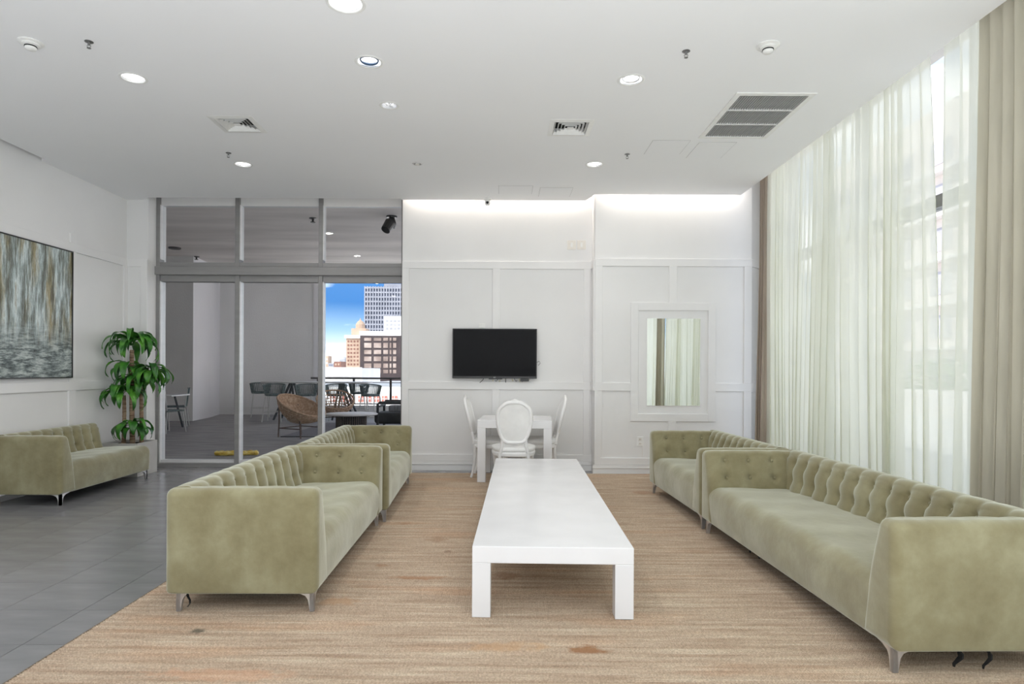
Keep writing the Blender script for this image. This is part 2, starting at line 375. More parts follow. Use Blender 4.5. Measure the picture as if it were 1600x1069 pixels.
BT = .018      # batten thickness
RT0, RT1, RC0, RC1, RB0, RB1 = 2.605, 2.70, 1.045, 1.145, .12, .205
def split(segs, names):
    o1, o2 = [], []
    for (a0, a1, z0, z1), nme in zip(segs, names):
        if nme == 'batten' and z0 < RC0-.01 and z1 > RC1+.01:
            o1 += [(a0, a1, z0, RC0), (a0, a1, RC1, z1)]; o2 += [nme, nme]
        else: o1.append((a0, a1, z0, z1)); o2.append(nme)
    return o1, o2
def boards(parent, ax, face, segs, names):
    segs, names = split(segs, names)
    """segs: (a0,a1,z0,z1) proud of the wall; ax 'y' wall facing -Y at y=face, 'x' wall facing +X at x=face"""
    for (a0, a1, z0, z1), nme in zip(segs, names):
        if ax == 'y': mbx = MB().box(a0, a1, face-BT, face+.002, z0, z1)
        else: mbx = MB().box(face-.002, face+BT, a0, a1, z0, z1)
        mbx.build(nme, M['trim'], parent, bevel=.002, seg=1)
def xb(px, Y, py=500): return B(px, py, Y).x
# TV wall
wt = MB().box(-1.30, 1.20, YT, YT+.25, -.1, ZR).build('wall_back', M['wall'], kind='structure')
seg = [(-1.30, 1.155, RT0, RT1), (-1.30, 1.155, RC0, RC1), (-1.30, 1.155, RB0, RB1),
       (-1.30, xb(639, YT), .05, RT0), (xb(769.5, YT), xb(781, YT), RB1, RT0), (xb(912, YT), xb(922, YT), RB1, RT0)]
boards(wt, 'y', YT, seg, ['rail']*3+['batten']*3)
# pier
PX0, PX1 = 1.155, xb(1174, YP)
wp = MB().prism([(PX0, YP), (PX1, YP), (3.55, 8.45), (3.55, 8.6), (PX0, 8.6)], -.1, ZR).build('wall_right', M['wall'], kind='structure')
fx0, fx1 = xb(985.5, YP), xb(1118, YP); fz0, fz1 = B(1050, 658.5, YP).z, B(1050, 473.5, YP).z
bw = .095
cx0, cx1 = xb(1044.5, YP), xb(1057, YP)
seg = [(PX0, PX1, RT0, RT1), (PX0, fx0, RC0, RC1), (fx1, PX1, RC0, RC1), (PX0, PX1, RB0, RB1),
       (PX0, xb(941, YP), RB1, RT0), (xb(1162, YP), PX1, RB1, RT0), (cx0, cx1, fz1, RT0), (cx0, cx1, RB1, fz0),
       (fx0, fx0+bw, fz0, fz1), (fx1-bw, fx1, fz0, fz1), (fx0+bw, fx1-bw, fz1-bw, fz1), (fx0+bw, fx1-bw, fz0, fz0+bw)]
boards(wp, 'y', YP, seg, ['rail']*4+['batten']*4+['mirror_surround_board']*4)
# boards on the pier's slanted cheek and its inner side
dv = Vector((3.55-PX1, 8.45-YP, 0)); Ln = dv.length; ang = math.atan2(dv.y, dv.x)
Mx = Matrix.Translation((PX1, YP, 0)) @ Matrix.Rotation(ang, 4, 'Z')
for z0, z1 in ((RT0, RT1), (RC0, RC1), (RB0, RB1)):
    MB().box(0, Ln, -BT, .002, z0, z1, Mx).build('rail', M['trim'], wp)
for z0, z1 in ((RT0, RT1), (RC0, RC1)):
    MB().box(PX0-BT, PX0+.002, YP+.0, YT-BT, z0, z1).build('rail', M['trim'], wp)
MB().box(PX0-BT, PX0+.002, YP, YP+.09, RC1, RT0).build('batten', M['trim'], wp)
# baseboards: two stepped boards and a nose
def baseb(name, x0, x1, Y):
    b = MB().box(x0, x1, Y-.022, Y+.002, -.004, .075).build(name, M['trim'], bevel=.003, seg=1, kind='structure')
    MB().box(x0, x1, Y-.032, Y+.002, .075, .088).build('cap_moulding', M['trim'], b, bevel=.004, seg=2)
    MB().box(x0, x1, Y-.026, Y+.002, .088, .118).build('upper_board', M['trim'], b, bevel=.003, seg=1)
    return b
baseb('baseboard_back', -1.30, PX0-.0, YT)
baseb('baseboard_right', PX0-.02, PX1, YP)
# left wall
wl = MB().box(XL-.2, XL, YB, 8.7, -.1, ZR).build('wall_left', M['wall'], kind='structure')
sy = lambda px, py=500: S(px, py, XL).y
seg = [(YB+.1, YS, RT0, RT1), (YB+.1, YS, RC0, RC1), (YB+.1, YS, 0.0, .12),
       (sy(106), sy(117), .12, RC0), (sy(106), sy(117), RC1, RT0), (sy(106)-2.2, sy(106)-2.1, .12, RT0), (YS-.08, YS, .12, RT0), (sy(108), sy(117), RT1, RT1+.12)]
boards(wl, 'x', XL, seg, ['rail']*3+['batten']*5)
# small corner wall
wc = MB().box(XL, -4.575, YS, YW+.25, -.1, ZR).build('wall_corner', M['wall'], kind='structure')
boards(wc, 'y', YS, [(XL, -4.575, RT0, RT1), (XL, -4.575, RC0, RC1), (XL, -4.575, 0, .12), (-4.575-.085, -4.575, RC1, RT0), (-4.575-.085, -4.575, .12, RC0)], ['rail']*3+['batten']*2)
# wall behind the camera
MB().box(XL-.2, 3.6, YB-.2, YB, -.1, ZR).build('wall_front', M['wall'], kind='structure')

# ------------------------------------------------------------------ balcony windows
win = empty('window_1', (0, 0, 0), kind='structure')
wx = [(-4.62, -4.53), (xb(366.5, YW), xb(373.5, YW)), (xb(497, YW), xb(503.5, YW)), (-1.34, -1.26)]
for i, (a, b) in enumerate(wx):
    MB().box(a, b, YW, YW+.13, 0, ZR).build('mullion', M['alu'], win, bevel=.004, seg=1)
    if i < 3:      # light inner cheek frames of the sliding leaves
        MB().box(b, b+.012, YW+.012, YW+.12, .05, 2.45).build('leaf_stile', M['alu_light'], win)
        MB().box(b, b+.010, YW+.012, YW+.12, 2.74, 3.46).build('leaf_stile', M['alu_light'], win)
for i in range(3):
    a, b = wx[i][1], wx[i+1][0]
    z = lambda py: B(430, py, YW).z
    MB().box(a, b, YW+.01, YW+.12, z(417.5), z(410.5)).build('transom_rail', M['alu'], win)
    MB().box(a, b, YW+.02, YW+.12, z(440.5), z(430.5)).build('transom_rail', M['alu'], win)
    MB().box(a, b, YW+.055, YW+.065, z(410.5), 3.47).build('glass_pane', M['glass'], win)
    MB().box(a, b, YW+.055, YW+.065, .085, z(440.5)).build('glass_pane', M['glass'], win)
    MB().box(a, b, YW+.02, YW+.13, 0.01, .05).build('threshold', M['alu'], win)
    MB().box(a, b, YW+.03, YW+.12, .05, .088).build('sill_rail', M['alu_light'], win)
    MB().box(a, b, YW+.04, YW+.12, 3.455, ZR).build('header_panel', M['trim'], win)
MB().box(-4.62, -1.30, YW-.035, YW+.12, B(430, 430.5, YW).z, B(430, 417.5, YW).z).build('transom_beam', M['alu'], win, bevel=.004, seg=1)
MB().box(-4.62, -1.30, YW-.01, YW+.13, -.004, .045).build('threshold', M['alu'], win)

# ------------------------------------------------------------------ right glass facade
XF = 3.42
fac = empty('window_2', (0, 0, 0), kind='structure')
ys = [YB+.05+1.52*i for i in range(9)]
for i, y in enumerate(ys):
    MB().box(XF, XF+.12, y-.035, y+.035, 0, ZR).build('mullion', M['alu'], fac)
    if i < len(ys)-1:
        a, b = y+.035, ys[i+1]-.035
        MB().box(XF+.05, XF+.06, a, b, .08, 2.60).build('glass_pane', M['glass'], fac)
        MB().box(XF+.05, XF+.06, a, b, 2.70, 4.02).build('glass_pane', M['glass'], fac)
        MB().box(XF+.01, XF+.11, a, b, 2.60, 2.70).build('transom_rail', M['alu'], fac)
        MB().box(XF+.01, XF+.11, a, b, 4.02, ZR).build('header_panel', M['trim'], fac)
        MB().box(XF+.01, XF+.11, a, b, 0, .08).build('sill_rail', M['alu'], fac)
MB().box(XF, XF+.12, ys[-1]+.035, 8.6, 0, ZR).build('pier_panel', M['wall'], fac)

# ------------------------------------------------------------------ rug
rb = MB(); rows = []
pitch = .0145; y = 1.3
xs = [-2.02, 2.90]
yy = []
while y < 7.96:
    yy += [(y, .0055), (y+.0030, .0122), (y+.0072, .0142), (y+.0115, .0125)]
    y += pitch
yy.append((y, .0055))
vs_ = []; fs_ = []
NX = 24
for (a, z) in yy:
    for i in range(NX+1):
        x = xs[0]+(xs[1]-xs[0])*i/NX
        vs_.append((x + (random.uniform(-.004, .004) if i in (0, NX) else 0), a+.0016*sin(x*5.1+a*2), z))
n = NX+1
for j in range(len(yy)-1):
    for i in range(NX): fs_.append((j*n+i, j*n+i+1, (j+1)*n+i+1, (j+1)*n+i))
rb.add(vs_, fs_)
rb.box(xs[0], xs[1], 1.3, y, 0, .0050)
rb.build('area_rug', M['rug'], label='ribbed jute area rug with brown stains under the sofas and tables', cat='rug', smooth=True)
M['rug_edge'] = noisy(mat('rug_binding', (.12,.09,.06), .95), [(.08,.06,.04), (.2,.15,.1)], (30,60,30))
ar = bpy.data.objects['area_rug']
MB().box(-2.032, -2.018, 1.3, y, 0, .0105).build('edge_binding', M['rug_edge'], ar)
RZ = .0145

# ================================================================== soft furniture
def roundquad(quad, rad, inset, ncor, nside):
    """quad: 4 pts CCW (2D); rad: per corner; inset inward; returns list of (pt, side or -1, t)"""
    n = 4; out = []
    q = [Vector(p) for p in quad]
    # inset lines
    lines = []
    for i in range(n):
        a, b = q[i], q[(i+1) % n]; d = (b-a).normalized(); nn = Vector((-d.y, d.x))    # inward for CCW
        lines.append((a+nn*inset, d, nn))
    P = []
    for i in range(n):
        a, d, _ = lines[i-1]; b, e, _ = lines[i]
        den = d.x*e.y-d.y*e.x; t = ((b.x-a.x)*e.y-(b.y-a.y)*e.x)/den; P.append(a+d*t)
    corners = []
    for i in range(n):
        r = max(rad[i]-inset, .0008)
        d0 = lines[i-1][1]; d1 = lines[i][1]
        th = math.acos(max(-1, min(1, d0.dot(d1)))); tl = r*math.tan(th/2)
        a = P[i]-d0*tl; b = P[i]+d1*tl; c = a+lines[i-1][2]*r
        a0 = math.atan2(a.y-c.y, a.x-c.x); corners.append((a, b, c, r, a0, th))
    for i in range(n):
        a, b, c, r, a0, th = corners[i]
        for k in range(ncor+1):
            an = a0+th*k/ncor; out.append((Vector((c.x+r*cos(an), c.y+r*sin(an))), -1, 0))
        nb = corners[(i+1) % n][0]
        for k in range(1, nside[i]):
            t = k/nside[i]; out.append((b.lerp(nb, t), i, t))
    return out
def soft_prism(quad, rad, L, er, ends, ncor=5, nside=(3,3,3,3), step=.05, disp=None, er2=None):
    """extrude along a; returns rings of (a, p, side, t); ends rounded with radius er"""
    st = []
    K = 5
    def endst(r): return [(r-r*cos(pi/2*k/K), r-r*sin(pi/2*k/K)) for k in range(K+1)]     # (distance, inset)
    s0 = endst(er) if ends[0] else [(0, 0)]
    s1 = endst(er) if ends[1] else [(0, 0)]
    a0 = s0[-1][0]; a1 = L-s1[-1][0]; m = max(2, int((a1-a0)/step))
    st = [(a, i) for a, i in s0]+[(a0+(a1-a0)*k/m, 0) for k in range(1, m)]+[(L-a, i) for a, i in reversed(s1)]
    rings = []
    for a, ins in st:
        rings.append([(a, p, s, t) for p, s, t in roundquad(quad, rad, ins, ncor, nside)])
    return rings
def tuft(u, v, c, rows_, A, Bd, off=0.0, wig=.012):
    """relief of a buttoned, channelled back: u along, v up (metres)"""
    v1, v2 = rows_
    if v1 < v < v2: u = u + wig*sin(pi*(v-v1)/(v2-v1))
    elif v >= v2: u = u - wig*.6*sin(pi*min(1, (v-v2)/.14))
    ph = (u-off)/c; fr = ph-round(ph); du = fr*c
    d = A*(abs(sin(pi*ph))**.55)
    for vi in rows_:
        d -= Bd*math.exp(-((du/.020)**2+((v-vi)/.022)**2))
    waist = 0
    for vi in rows_: waist += math.exp(-((v-vi)/.04)**2)
    d -= A*.35*waist*(1-abs(sin(pi*ph))*.5)
    return d

def make_sofa(L, label, arms=(True, True), D=.80, Hs=.655, cols=9, seat_L=None, group=None, cloth_bits=(), back_L=None):
    """local: x along the length, y 0 front .. D back"""
    root = empty('tufted_sofa', label=label, cat='sofa', group=group)
    z0 = .105; ta = .235; tt = .115
    BR = .24; bt = .13
    mv = M['velvet']
    sx0 = ta if arms[0] else 0; sx1 = L-(ta if arms[1] else 0)
    hz = Hs-z0
    rowsv = (.455-z0, .585-z0)
    butt = MB()
    def dome(p, nrm, r=.012):
        nrm = nrm.normalized(); a = nrm.orthogonal().normalized(); b = nrm.cross(a)
        rr = []
        for q in (0, .5, .85):
            rr.append([p+nrm*(r*.7*sin(q*pi/2))+(a*cos(2*pi*k/8)+b*sin(2*pi*k/8))*r*cos(q*pi/2) for k in range(8)])
        butt.loft(rr)
    # arms: cross-section in (x,z) extruded along y
    for side in (0, 1):
        if not arms[side]: continue
        quad = [(0, z0), (ta, z0), (tt, Hs), (0, Hs)]
        rings = soft_prism(quad, (.015, .015, .045, .045), D, .040, (True, True), 6, (3, 30, 3, 3), .016)
        sdir = Vector((quad[2][0]-quad[1][0], quad[2][1]-quad[1][1])); hl = sdir.length; sdir.normalize(); nrm = Vector((sdir.y, -sdir.x))
        ca = .185; offa = .145
        out = []
        for rg in rings:
            o2 = []
            for a, p, s, t in rg:
                if s == 1 or (s == -1 and p.y > Hs-.05):
                    v = p.y-z0; fade = min(1, max(0, (a-.045)/.05))*min(1, max(0, (D-.17-a)/.05))*min(1, max(0, (v-.22)/.05))
                    dd = tuft(a, v, ca, rowsv, .007, .022, offa, .004)*fade
                    if s == -1: dd *= .5
                    if s == 1: dd += .030*sin(pi*min(1, max(0, t)))*(1 if a > .04 else a/.04*.5+.5)
                    p = p+(nrm if s == 1 else Vector((0, 1)))*dd
                x = p.x if side == 0 else L-p.x
                o2.append(Vector((x, a, p.y)))
            out.append(o2)
        MB().loft(out).build('armrest', mv, root, smooth=True)
        for c in range(int((D-.2)/ca)+1):
            a = offa+c*ca
            if a > D-.2: break
            for vi in rowsv:
                p2 = Vector(quad[1])+sdir*(vi/sdir.y); p2 = p2+nrm*(.030*sin(pi*vi/hl)-.010)
                sg = 1 if side == 0 else -1
                x = p2.x if side == 0 else L-p2.x
                dome(Vector((x, a, p2.y)), Vector((nrm.x*sg, 0, nrm.y)), .011)
    # back: section in (y,z) extruded along x
    bl0 = .05 if arms[0] else .0; bl1 = (L-.05) if arms[1] else (back_L or L)
    quad = [(D-BR, z0), (D, z0), (D, Hs), (D-bt, Hs)]
    rings = soft_prism(quad, (.015, .015, .045, .05), bl1-bl0, .045, (not arms[0], not arms[1]), 6, (3, 3, 3, 34), .0135)
    sdir = Vector((quad[3][0]-quad[0][0], quad[3][1]-quad[0][1])).normalized(); nrm = Vector((-sdir.y, sdir.x))
    inner0 = sx0; inner1 = sx1 if arms[1] else bl1
    cb = (inner1-inner0)/cols
    out = []
    for rg in rings:
        o2 = []
        for a, p, s, t in rg:
            x = a+bl0
            top = p.y > Hs-.052
            if s == 3 or (top and s != 1):
                v = p.y-z0
                dd = tuft(x, v, cb, rowsv, .030, .024, inner0-cb*.0)
                if top: 
                    k = min(1, max(0, (D-p.x)/bt)); dd = dd*.55*k; p = p+Vector((-.3, 1)).normalized()*dd
                else: p = p+nrm*dd
            o2.append(Vector((x, p.x, p.y)))
        out.append(o2)
    MB().loft(out).build('backrest', mv, root, smooth=True)
    for c in range(0, cols+1):
        x = inner0+c*cb
        if (c == 0 and arms[0]) or (c == cols): continue
        for vi in rowsv:
            p2 = Vector(quad[0])+sdir*(vi/sdir.y)-nrm*.012
            dome(Vector((x, p2.x, p2.y)), Vector((0, nrm.x, nrm.y)), .011)
    butt.build('tufting_buttons', mv, root, smooth=True, kind='stuff')
    # seat
    quad = [(.012, z0), (D-.15, z0), (D-.15, .375), (.0, .395)]
    e0, e1 = (not arms[0]), (not arms[1])
    q0 = sx0-(.06 if arms[0] else 0); q1 = sx1+(.06 if arms[1] else 0)
    rings = soft_prism(quad, (.02, .02, .02, .085), q1-q0, .055, (e0, e1), 8, (4, 3, 14, 8), .035)
    out = []
    for rg in rings:
        o2 = []
        for a, p, s, t in rg:
            x = a+q0; z = p.y; yv = p.x
            u = (x-sx0)/(sx1-sx0)
            if z > .30:
                z += .016*sin(pi*max(0, min(1, u)))*max(0, min(1, yv/.3)) + .004*sin(x*17+yv*9)*sin(yv*11+1)
                if arms[0]: z -= .02*math.exp(-(max(0, x-sx0)/.03)**2)*0
            if s == 3: yv += .006*sin(x*9.0)*sin(pi*t) - .008*sin(pi*t)
            o2.append(Vector((x, yv, z)))
        out.append(o2)
    MB().loft(out).build('seat', mv, root, smooth=True)
    # steel bracket legs
    def leg(cx, cy, dx, dy):
        g = MB()
        prof = [(0, 0), (.022, 0), (.027, .035), (.032, .062), (.045, .082), (.075, .095), (.125, .104), (.125, .108), (0, .108)]
        for ax in (0, 1):
            vs_ = []
            for off in (0, .022):
                for a, z in prof:
                    vs_.append((cx+dx*(a if ax == 0 else off), cy+dy*(off if ax == 0 else a), z))
            n_ = len(prof)
            g.add(vs_, [tuple(range(n_)), tuple(reversed(range(n_, 2*n_)))]+[(i, (i+1) % n_, (i+1) % n_+n_, i+n_) for i in range(n_)])
        g.build('leg', M['chrome'], root)
    for cx, dx in ((.045, 1), (L-.045, -1)):
        leg(cx, .03, dx, 1); leg(cx, D-.045, dx, -1)
    # sagging torn lining under the frame
    for (x, y, l_, wd) in cloth_bits:
        g = MB()
        rr = []
        for k in range(6):
            t = k/5; ww = wd*(1-.75*t)
            c = Vector((x+.015*sin(4*t), y+.01*sin(6*t), .108-l_*t))
            rr.append([c+Vector((-ww, -.002, 0)), c+Vector((ww, -.002, 0)), c+Vector((ww, .002, 0)), c+Vector((-ww, .002, 0))])
        g.loft(rr); g.build('torn_lining', M['black_cloth'], root)
    MB().box(.08, L-.08, .08, D-.08, .085, .11).build('underside', M['black_cloth'], root, bevel=.01)
    return root

def place(o, front_near, front_far, facing, L):
    """front_near/front_far: floor points (x,y) along the front line, near -> far"""
    a, b = Vector(front_near), Vector(front_far); d = (b-a).normalized()
    if facing == '+X':      # local x -> near to far
        o.location = (a.x, a.y, RZ); o.rotation_euler = (0, 0, math.atan2(d.y, d.x))
    else:                   # facing -X: local x runs far -> near
        e = a+d*L
        o.location = (e.x, e.y, RZ); o.rotation_euler = (0, 0, math.atan2(-d.y, -d.x))
s1 = make_sofa(1.97, 'sage velvet tufted sofa nearest the grey tiled floor, armrest facing the viewer', cols=9, cloth_bits=((.02, .68, .07, .012),))
place(s1, (-.962, 3.345), (-.985, 5.315), '+X', 1.97)
s2 = make_sofa(1.90, 'sage velvet tufted sofa nearest the television wall, beside the balcony window', cols=9, cloth_bits=((.3, .3, .05, .01),))
place(s2, (-.945, 5.345), (-1.015, 7.245), '+X', 1.90)
s3 = make_sofa(2.44, 'long sage velvet tufted sofa in front of the sheer curtains', cols=12, cloth_bits=((.75, .10, .07, .03), (.85, .12, .08, .02), (.15, .2, .06, .02), (2.40, .30, .085, .02), (2.41, .42, .09, .014), (1.9, .12, .05, .05)))
place(s3, (1.645, 2.685), (1.592, 5.125), '-X', 2.44)
s4 = make_sofa(1.62, 'sage velvet tufted sofa below the wall mirror, behind the long sofa', cols=8, D=.76)
place(s4, (1.60, 5.155), (1.555, 6.775), '-X', 1.62)
s5 = make_sofa(1.56, 'sage velvet sofa with one open end under the abstract painting', arms=(True, False), cols=8, D=.69, back_L=1.44)
s5.location = (-4.125, 5.985, 0); s5.rotation_euler = (0, 0, R(90))

# ================================================================== tables
def parsons(name, fl, fr, bl, br, ht, top_t, leg, **kw):
    """corners on the floor near-left, near-right, far-left, far-right"""
    c = (Vector(fl)+Vector(fr)+Vector(bl)+Vector(br))/4
    d = ((Vector(bl)+Vector(br))-(Vector(fl)+Vector(fr))).normalized(); rz = math.atan2(d.y, d.x)-pi/2
    W = ((Vector(fr)-Vector(fl)).length+(Vector(br)-Vector(bl)).length)/2; Ln_ = (((Vector(bl)+Vector(br))-(Vector(fl)+Vector(fr)))/2).length
    r = empty(name, (c.x, c.y, RZ), rz, **kw)
    a, b = W/2, Ln_/2
    MB().box(-a, a, -b, b, ht-top_t, ht).build('tabletop', M['white_gloss'], r, bevel=.003)
    for sx_ in (-1, 1):
        for sy_ in (-1, 1):
            x0, x1 = sorted((sx_*a, sx_*(a-leg))); y0, y1 = sorted((sy_*b, sy_*(b-leg)))
            MB().box(x0, x1, y0, y1, 0, ht-top_t).build('leg', M['white_gloss'], r, bevel=.003)
    return r
q = lambda px, py, z: F(px, py, z).xy
hc = B(863, 855, F(863, 966.5, RZ).y).z-RZ
parsons('coffee_table', q(737.3, 855, hc+RZ), q(990, 855.5, hc+RZ), q(775, 716.5, hc+RZ), q(901, 717, hc+RZ), hc, .087, .096,
        label='long white block-legged coffee table between the sofas', cat='table')
YD = F(800, 754.5, RZ).y; hd = B(800, 657, YD).z
fl = B(745.7, 657, YD).xy; fr = B(862.3, 657, YD).xy
parsons('dining_table', fl, fr, (fl[0]+.05, fl[1]+.80), (fr[0]+.05, fr[1]+.80), hd-RZ, .092, .094,
        label='square white dining table against the wall below the television', cat='table')

# ------------------------------------------------------------------ carved dining chair
def dining_chair():
    """local: seat front towards -y, back at +y; origin at floor centre"""
    r = empty('dining_chair')
    zb, zt = .50, .945
    def rake(z):                            # back leans away with height, slight reverse curve
        t = (z-.42)/(.95-.42); return .19+.055*t+.06*t*t
    NO = 40; outl = []
    for k in range(NO):
        a = 2*pi*k/NO - pi/2
        cx_, cz_ = cos(a), sin(a)
        # balloon outline, wider above, flat-ish base, slight crest
        z = .715+.205*(abs(cz_)**.72)*(1 if cz_ > 0 else -1)
        wd = .172*(abs(cx_)**(.58 if cz_ > 0 else .42))*(1 if cx_ > 0 else -1)
        wd *= 1.0 + .20*(z-.715)/.205*(1 if cz_ < 0 else .55)
        if cz_ > .9: z += .022*(cz_-.9)/.1
        outl.append((wd, z))
    pts = [Vector((x, rake(z), z)) for x, z in outl]
    g = MB().ring(pts, .021, 8); g.build('back_frame', M['white_wood'], r, smooth=True)
    inner = MB()
    def pf(u, v):
        a = 2*pi*u; k = u*NO; i = int(k) % NO; f = k-int(k)
        x = outl[i][0]*(1-f)+outl[(i+1) % NO][0]*f; z = outl[i][1]*(1-f)+outl[(i+1) % NO][1]*f
        x *= v; z = .715+(z-.715)*v
        return x, z
    for sgn, dep in ((-1, .022), (1, .014)):
        inner.grid(lambda u, v: (lambda xz: Vector((xz[0], rake(xz[1])+sgn*(.006+dep*(1-v*v)), xz[1])))(pf(u, max(v, .001))), NO, 8)
    inner.build('back_panel', M['white_leather'], r, smooth=True)
    # stiles joining the back to the seat
    for s in (-1, 1):
        MB().tube([(s*.125, rake(.535), .54), (s*.13, .185, .47), (s*.145, .175, .40)], [.017, .019, .02], 8).build('back_post', M['white_wood'], r, smooth=True)
    # crest carving
    MB().tube([(-.07, rake(.93), .935), (-.03, rake(.94), .952), (0, rake(.95), .962), (.03, rake(.94), .952), (.07, rake(.93), .935)], [.008, .014, .018, .014, .008], 8).build('crest', M['white_wood'], r, smooth=True)
    # seat rail + cushion, bow-fronted
    def outline(k, n, grow=0):
        a = 2*pi*k/n; cx_, cy_ = cos(a), sin(a); e = .62
        x = (.225+grow)*(abs(cx_)**e)*(1 if cx_ > 0 else -1); y_ = (.205+grow)*(abs(cy_)**e)*(1 if cy_ > 0 else -1)
        x *= (1 - .14*(y_/.2)); return x, y_-.01
    n_ = 40
    rail = [[Vector((*outline(k, n_, g_), z)) for k in range(n_)] for g_, z in ((-.012, .355), (.0, .36), (.006, .385), (.0, .405), (-.01, .41))]
    MB().loft(rail).build('seat_rail', M['white_wood'], r, smooth=True)
    cu = [[Vector((*outline(k, n_, g_), z)) for k in range(n_)] for g_, z in ((-.02, .405), (.004, .412), (.010, .432), (.0, .452), (-.05, .468), (-.12, .475), (-.19, .477))]
    MB().loft(cu).build('seat_cushion', M['white_leather'], r, smooth=True)
    for sx_ in (-1, 1):
        for sy_ in (-1, 1):
            x, y_ = sx_*.185, sy_*.165-.01
            if sy_ < 0:    # cabriole front legs
                pts_ = [(x, y_, .395), (x+sx_*.018, y_-.02, .33), (x+sx_*.01, y_-.012, .22), (x-sx_*.004, y_+.004, .11), (x+sx_*.004, y_-.008, .03), (x+sx_*.012, y_-.018, 0.0035)]
                rr = [.026, .029, .020, .0135, .013, .017]
            else:
                x = sx_*.15
                pts_ = [(x, y_, .395), (x, y_+.004, .30), (x, y_+.014, .18), (x, y_+.03, .08), (x, y_+.05, 0.0035)]
                rr = [.024, .022, .017, .014, .015]
            MB().tube(pts_, rr, 10).build('leg', M['white_wood'], r, smooth=True)
            # carved knee
    return r
ch = dining_chair(); G = 'white carved chairs around the dining table'
ch.location = (.128, 6.98, RZ+.005); ch.rotation_euler = (0, 0, pi)
tag(ch, 'white carved balloon-back dining chair with its back to the coffee table', 'chair', G)
c2 = copy_tree(ch); c2.location = (-.145, 7.72, RZ+.005); c2.rotation_euler = (0, 0, pi/2-.10)
tag(c2, 'white carved dining chair on the sofa side of the square table, seen from its side', 'chair', G)
c3 = copy_tree(ch); c3.location = (.455, 7.73, RZ+.005); c3.rotation_euler = (0, 0, -pi/2+.05)
tag(c3, 'white carved dining chair between the square table and the mirror pier, seen from its side', 'chair', G)

# ================================================================== things on the walls
# television
a = B(707, 513.3, YT-.08); b = B(838.8, 592, YT-.08)
tv = empty('television', ((a.x+b.x)/2, YT, b.z), label='black flat television mounted on the white panelled wall', cat='television')
W_, H_ = b.x-a.x, a.z-b.z
MB().box(-W_/2, W_/2, -.08, -.045, 0, H_).build('housing', M['tv_frame'], tv, bevel=.004)
MB().box(-W_/2+.012, W_/2-.012, -.0815, -.078, .030, H_-.012).build('screen', M['tv'], tv)
MB().box(-.18, .18, -.046, -.019, .15, H_-.15).build('wall_bracket', M['tv_frame'], tv)
lg = bpy.data.curves.new('logo', 'FONT'); lg.body = 'LG'; lg.size = .022; lg.extrude = .0004; lg.align_x = 'CENTER'
lo = bpy.data.objects.new('logo', lg); C.objects.link(lo); lo.parent = tv; lo.location = (0, -.0815, .008); lo.rotation_euler = (pi/2, 0, 0)
M['logo'] = mat('silver_print', (.6,.6,.6), .4); lg.materials.append(M['logo'])
bpy.context.view_layer.update(); _dg = bpy.context.evaluated_depsgraph_get()
lm_ = bpy.data.meshes.new_from_object(lo.evaluated_get(_dg)); lo2 = bpy.data.objects.new('logo', lm_); C.objects.link(lo2); lo2.parent = tv; lo2.location = lo.location; lo2.rotation_euler = lo.rotation_euler; bpy.data.objects.remove(lo)
MB().box(-.075, .10, -.077, -.05, -.010, .002).build('sensor_bar', M['tv_frame'], tv)
random.seed(3)
M['cable_yellow'] = noisy(mat('pale_cable', (.55,.52,.32), .5), [(.45,.42,.25), (.65,.62,.4)], (30,30,30))
for k in range(9):
    x = .0+k*.052+random.uniform(-.02, .02); dz = random.uniform(.02, .05); ex = random.uniform(-.06, .06)
    MB().tube([(x, -.055, .02), (x+ex*.3, -.06, -.01), (x+ex*.7, -.058, -dz), (x+ex, -.05, -dz*.5)], .004, 6).build('cable', M['tv_frame' if k % 2 else 'cable_yellow'], tv, smooth=True)
MB().tube([(-.13, -.055, .02), (-.15, -.06, -.02), (-.19, -.05, -.055)], .004, 6).build('cable', M['tv_frame'], tv, smooth=True)
MB().tube([(W_/2-.02, -.06, .20), (W_/2+.03, -.06, .225), (W_/2+.045, -.055, .20), (W_/2+.02, -.05, .17)], .003, 6).build('cable', M['tv_frame'], tv, smooth=True)
MB().box(.33, .44, -.075, -.045, -.035, .005).build('adapter', M['tv_frame'], tv)

# mirror
a = B(1010.8, 497.2, YP-.01); b = B(1094.3, 634.8, YP-.01)
mr = empty('wall_mirror', ((a.x+b.x)/2, YP, b.z), label='rectangular frameless mirror inside white boards on the pier', cat='mirror')
W_, H_ = b.x-a.x, a.z-b.z
MB().box(-W_/2, W_/2, -.008, .001, 0, H_).build('backing', M['trim'], mr)
MB().box(-W_/2+.004, W_/2-.004, -.0105, -.0075, .004, H_-.004).build('mirror_glass', M['mirror'], mr)

# outlets and plates
def plate(name, px, py, Y, w_, h_, label, cat, holes='outlet', m='plastic', group=None):
    c = B(px, py, Y)
    r = empty(name, (c.x, Y, c.z), label=label, cat=cat, group=group)
    MB().box(-w_/2, w_/2, -.007, .001, -h_/2, h_/2).build('cover_plate', M[m], r, bevel=.002)
    if holes == 'outlet':
        for s in (-1, 1):
            MB().box(-.016, .016, -.010, -.006, s*.026-.016, s*.026+.016).build('socket', M['plastic_cream'], r, bevel=.003)
            for t in (-1, 1): MB().box(t*.006-.0012, t*.006+.0012, -.0108, -.0095, s*.026-.004, s*.026+.006).build('slot', M['dark'], r)
    else:
        MB().box(-.014, .014, -.012, -.006, -.03, .03).build('rocker', M['plastic'], r, bevel=.002)
    return r
plate('switch_plate', 893, 383, YT, .11, .12, 'cream wall plate high above the television, on the left of the pair', 'switch', 'sw', 'plastic_cream', 'plates high on the television wall')
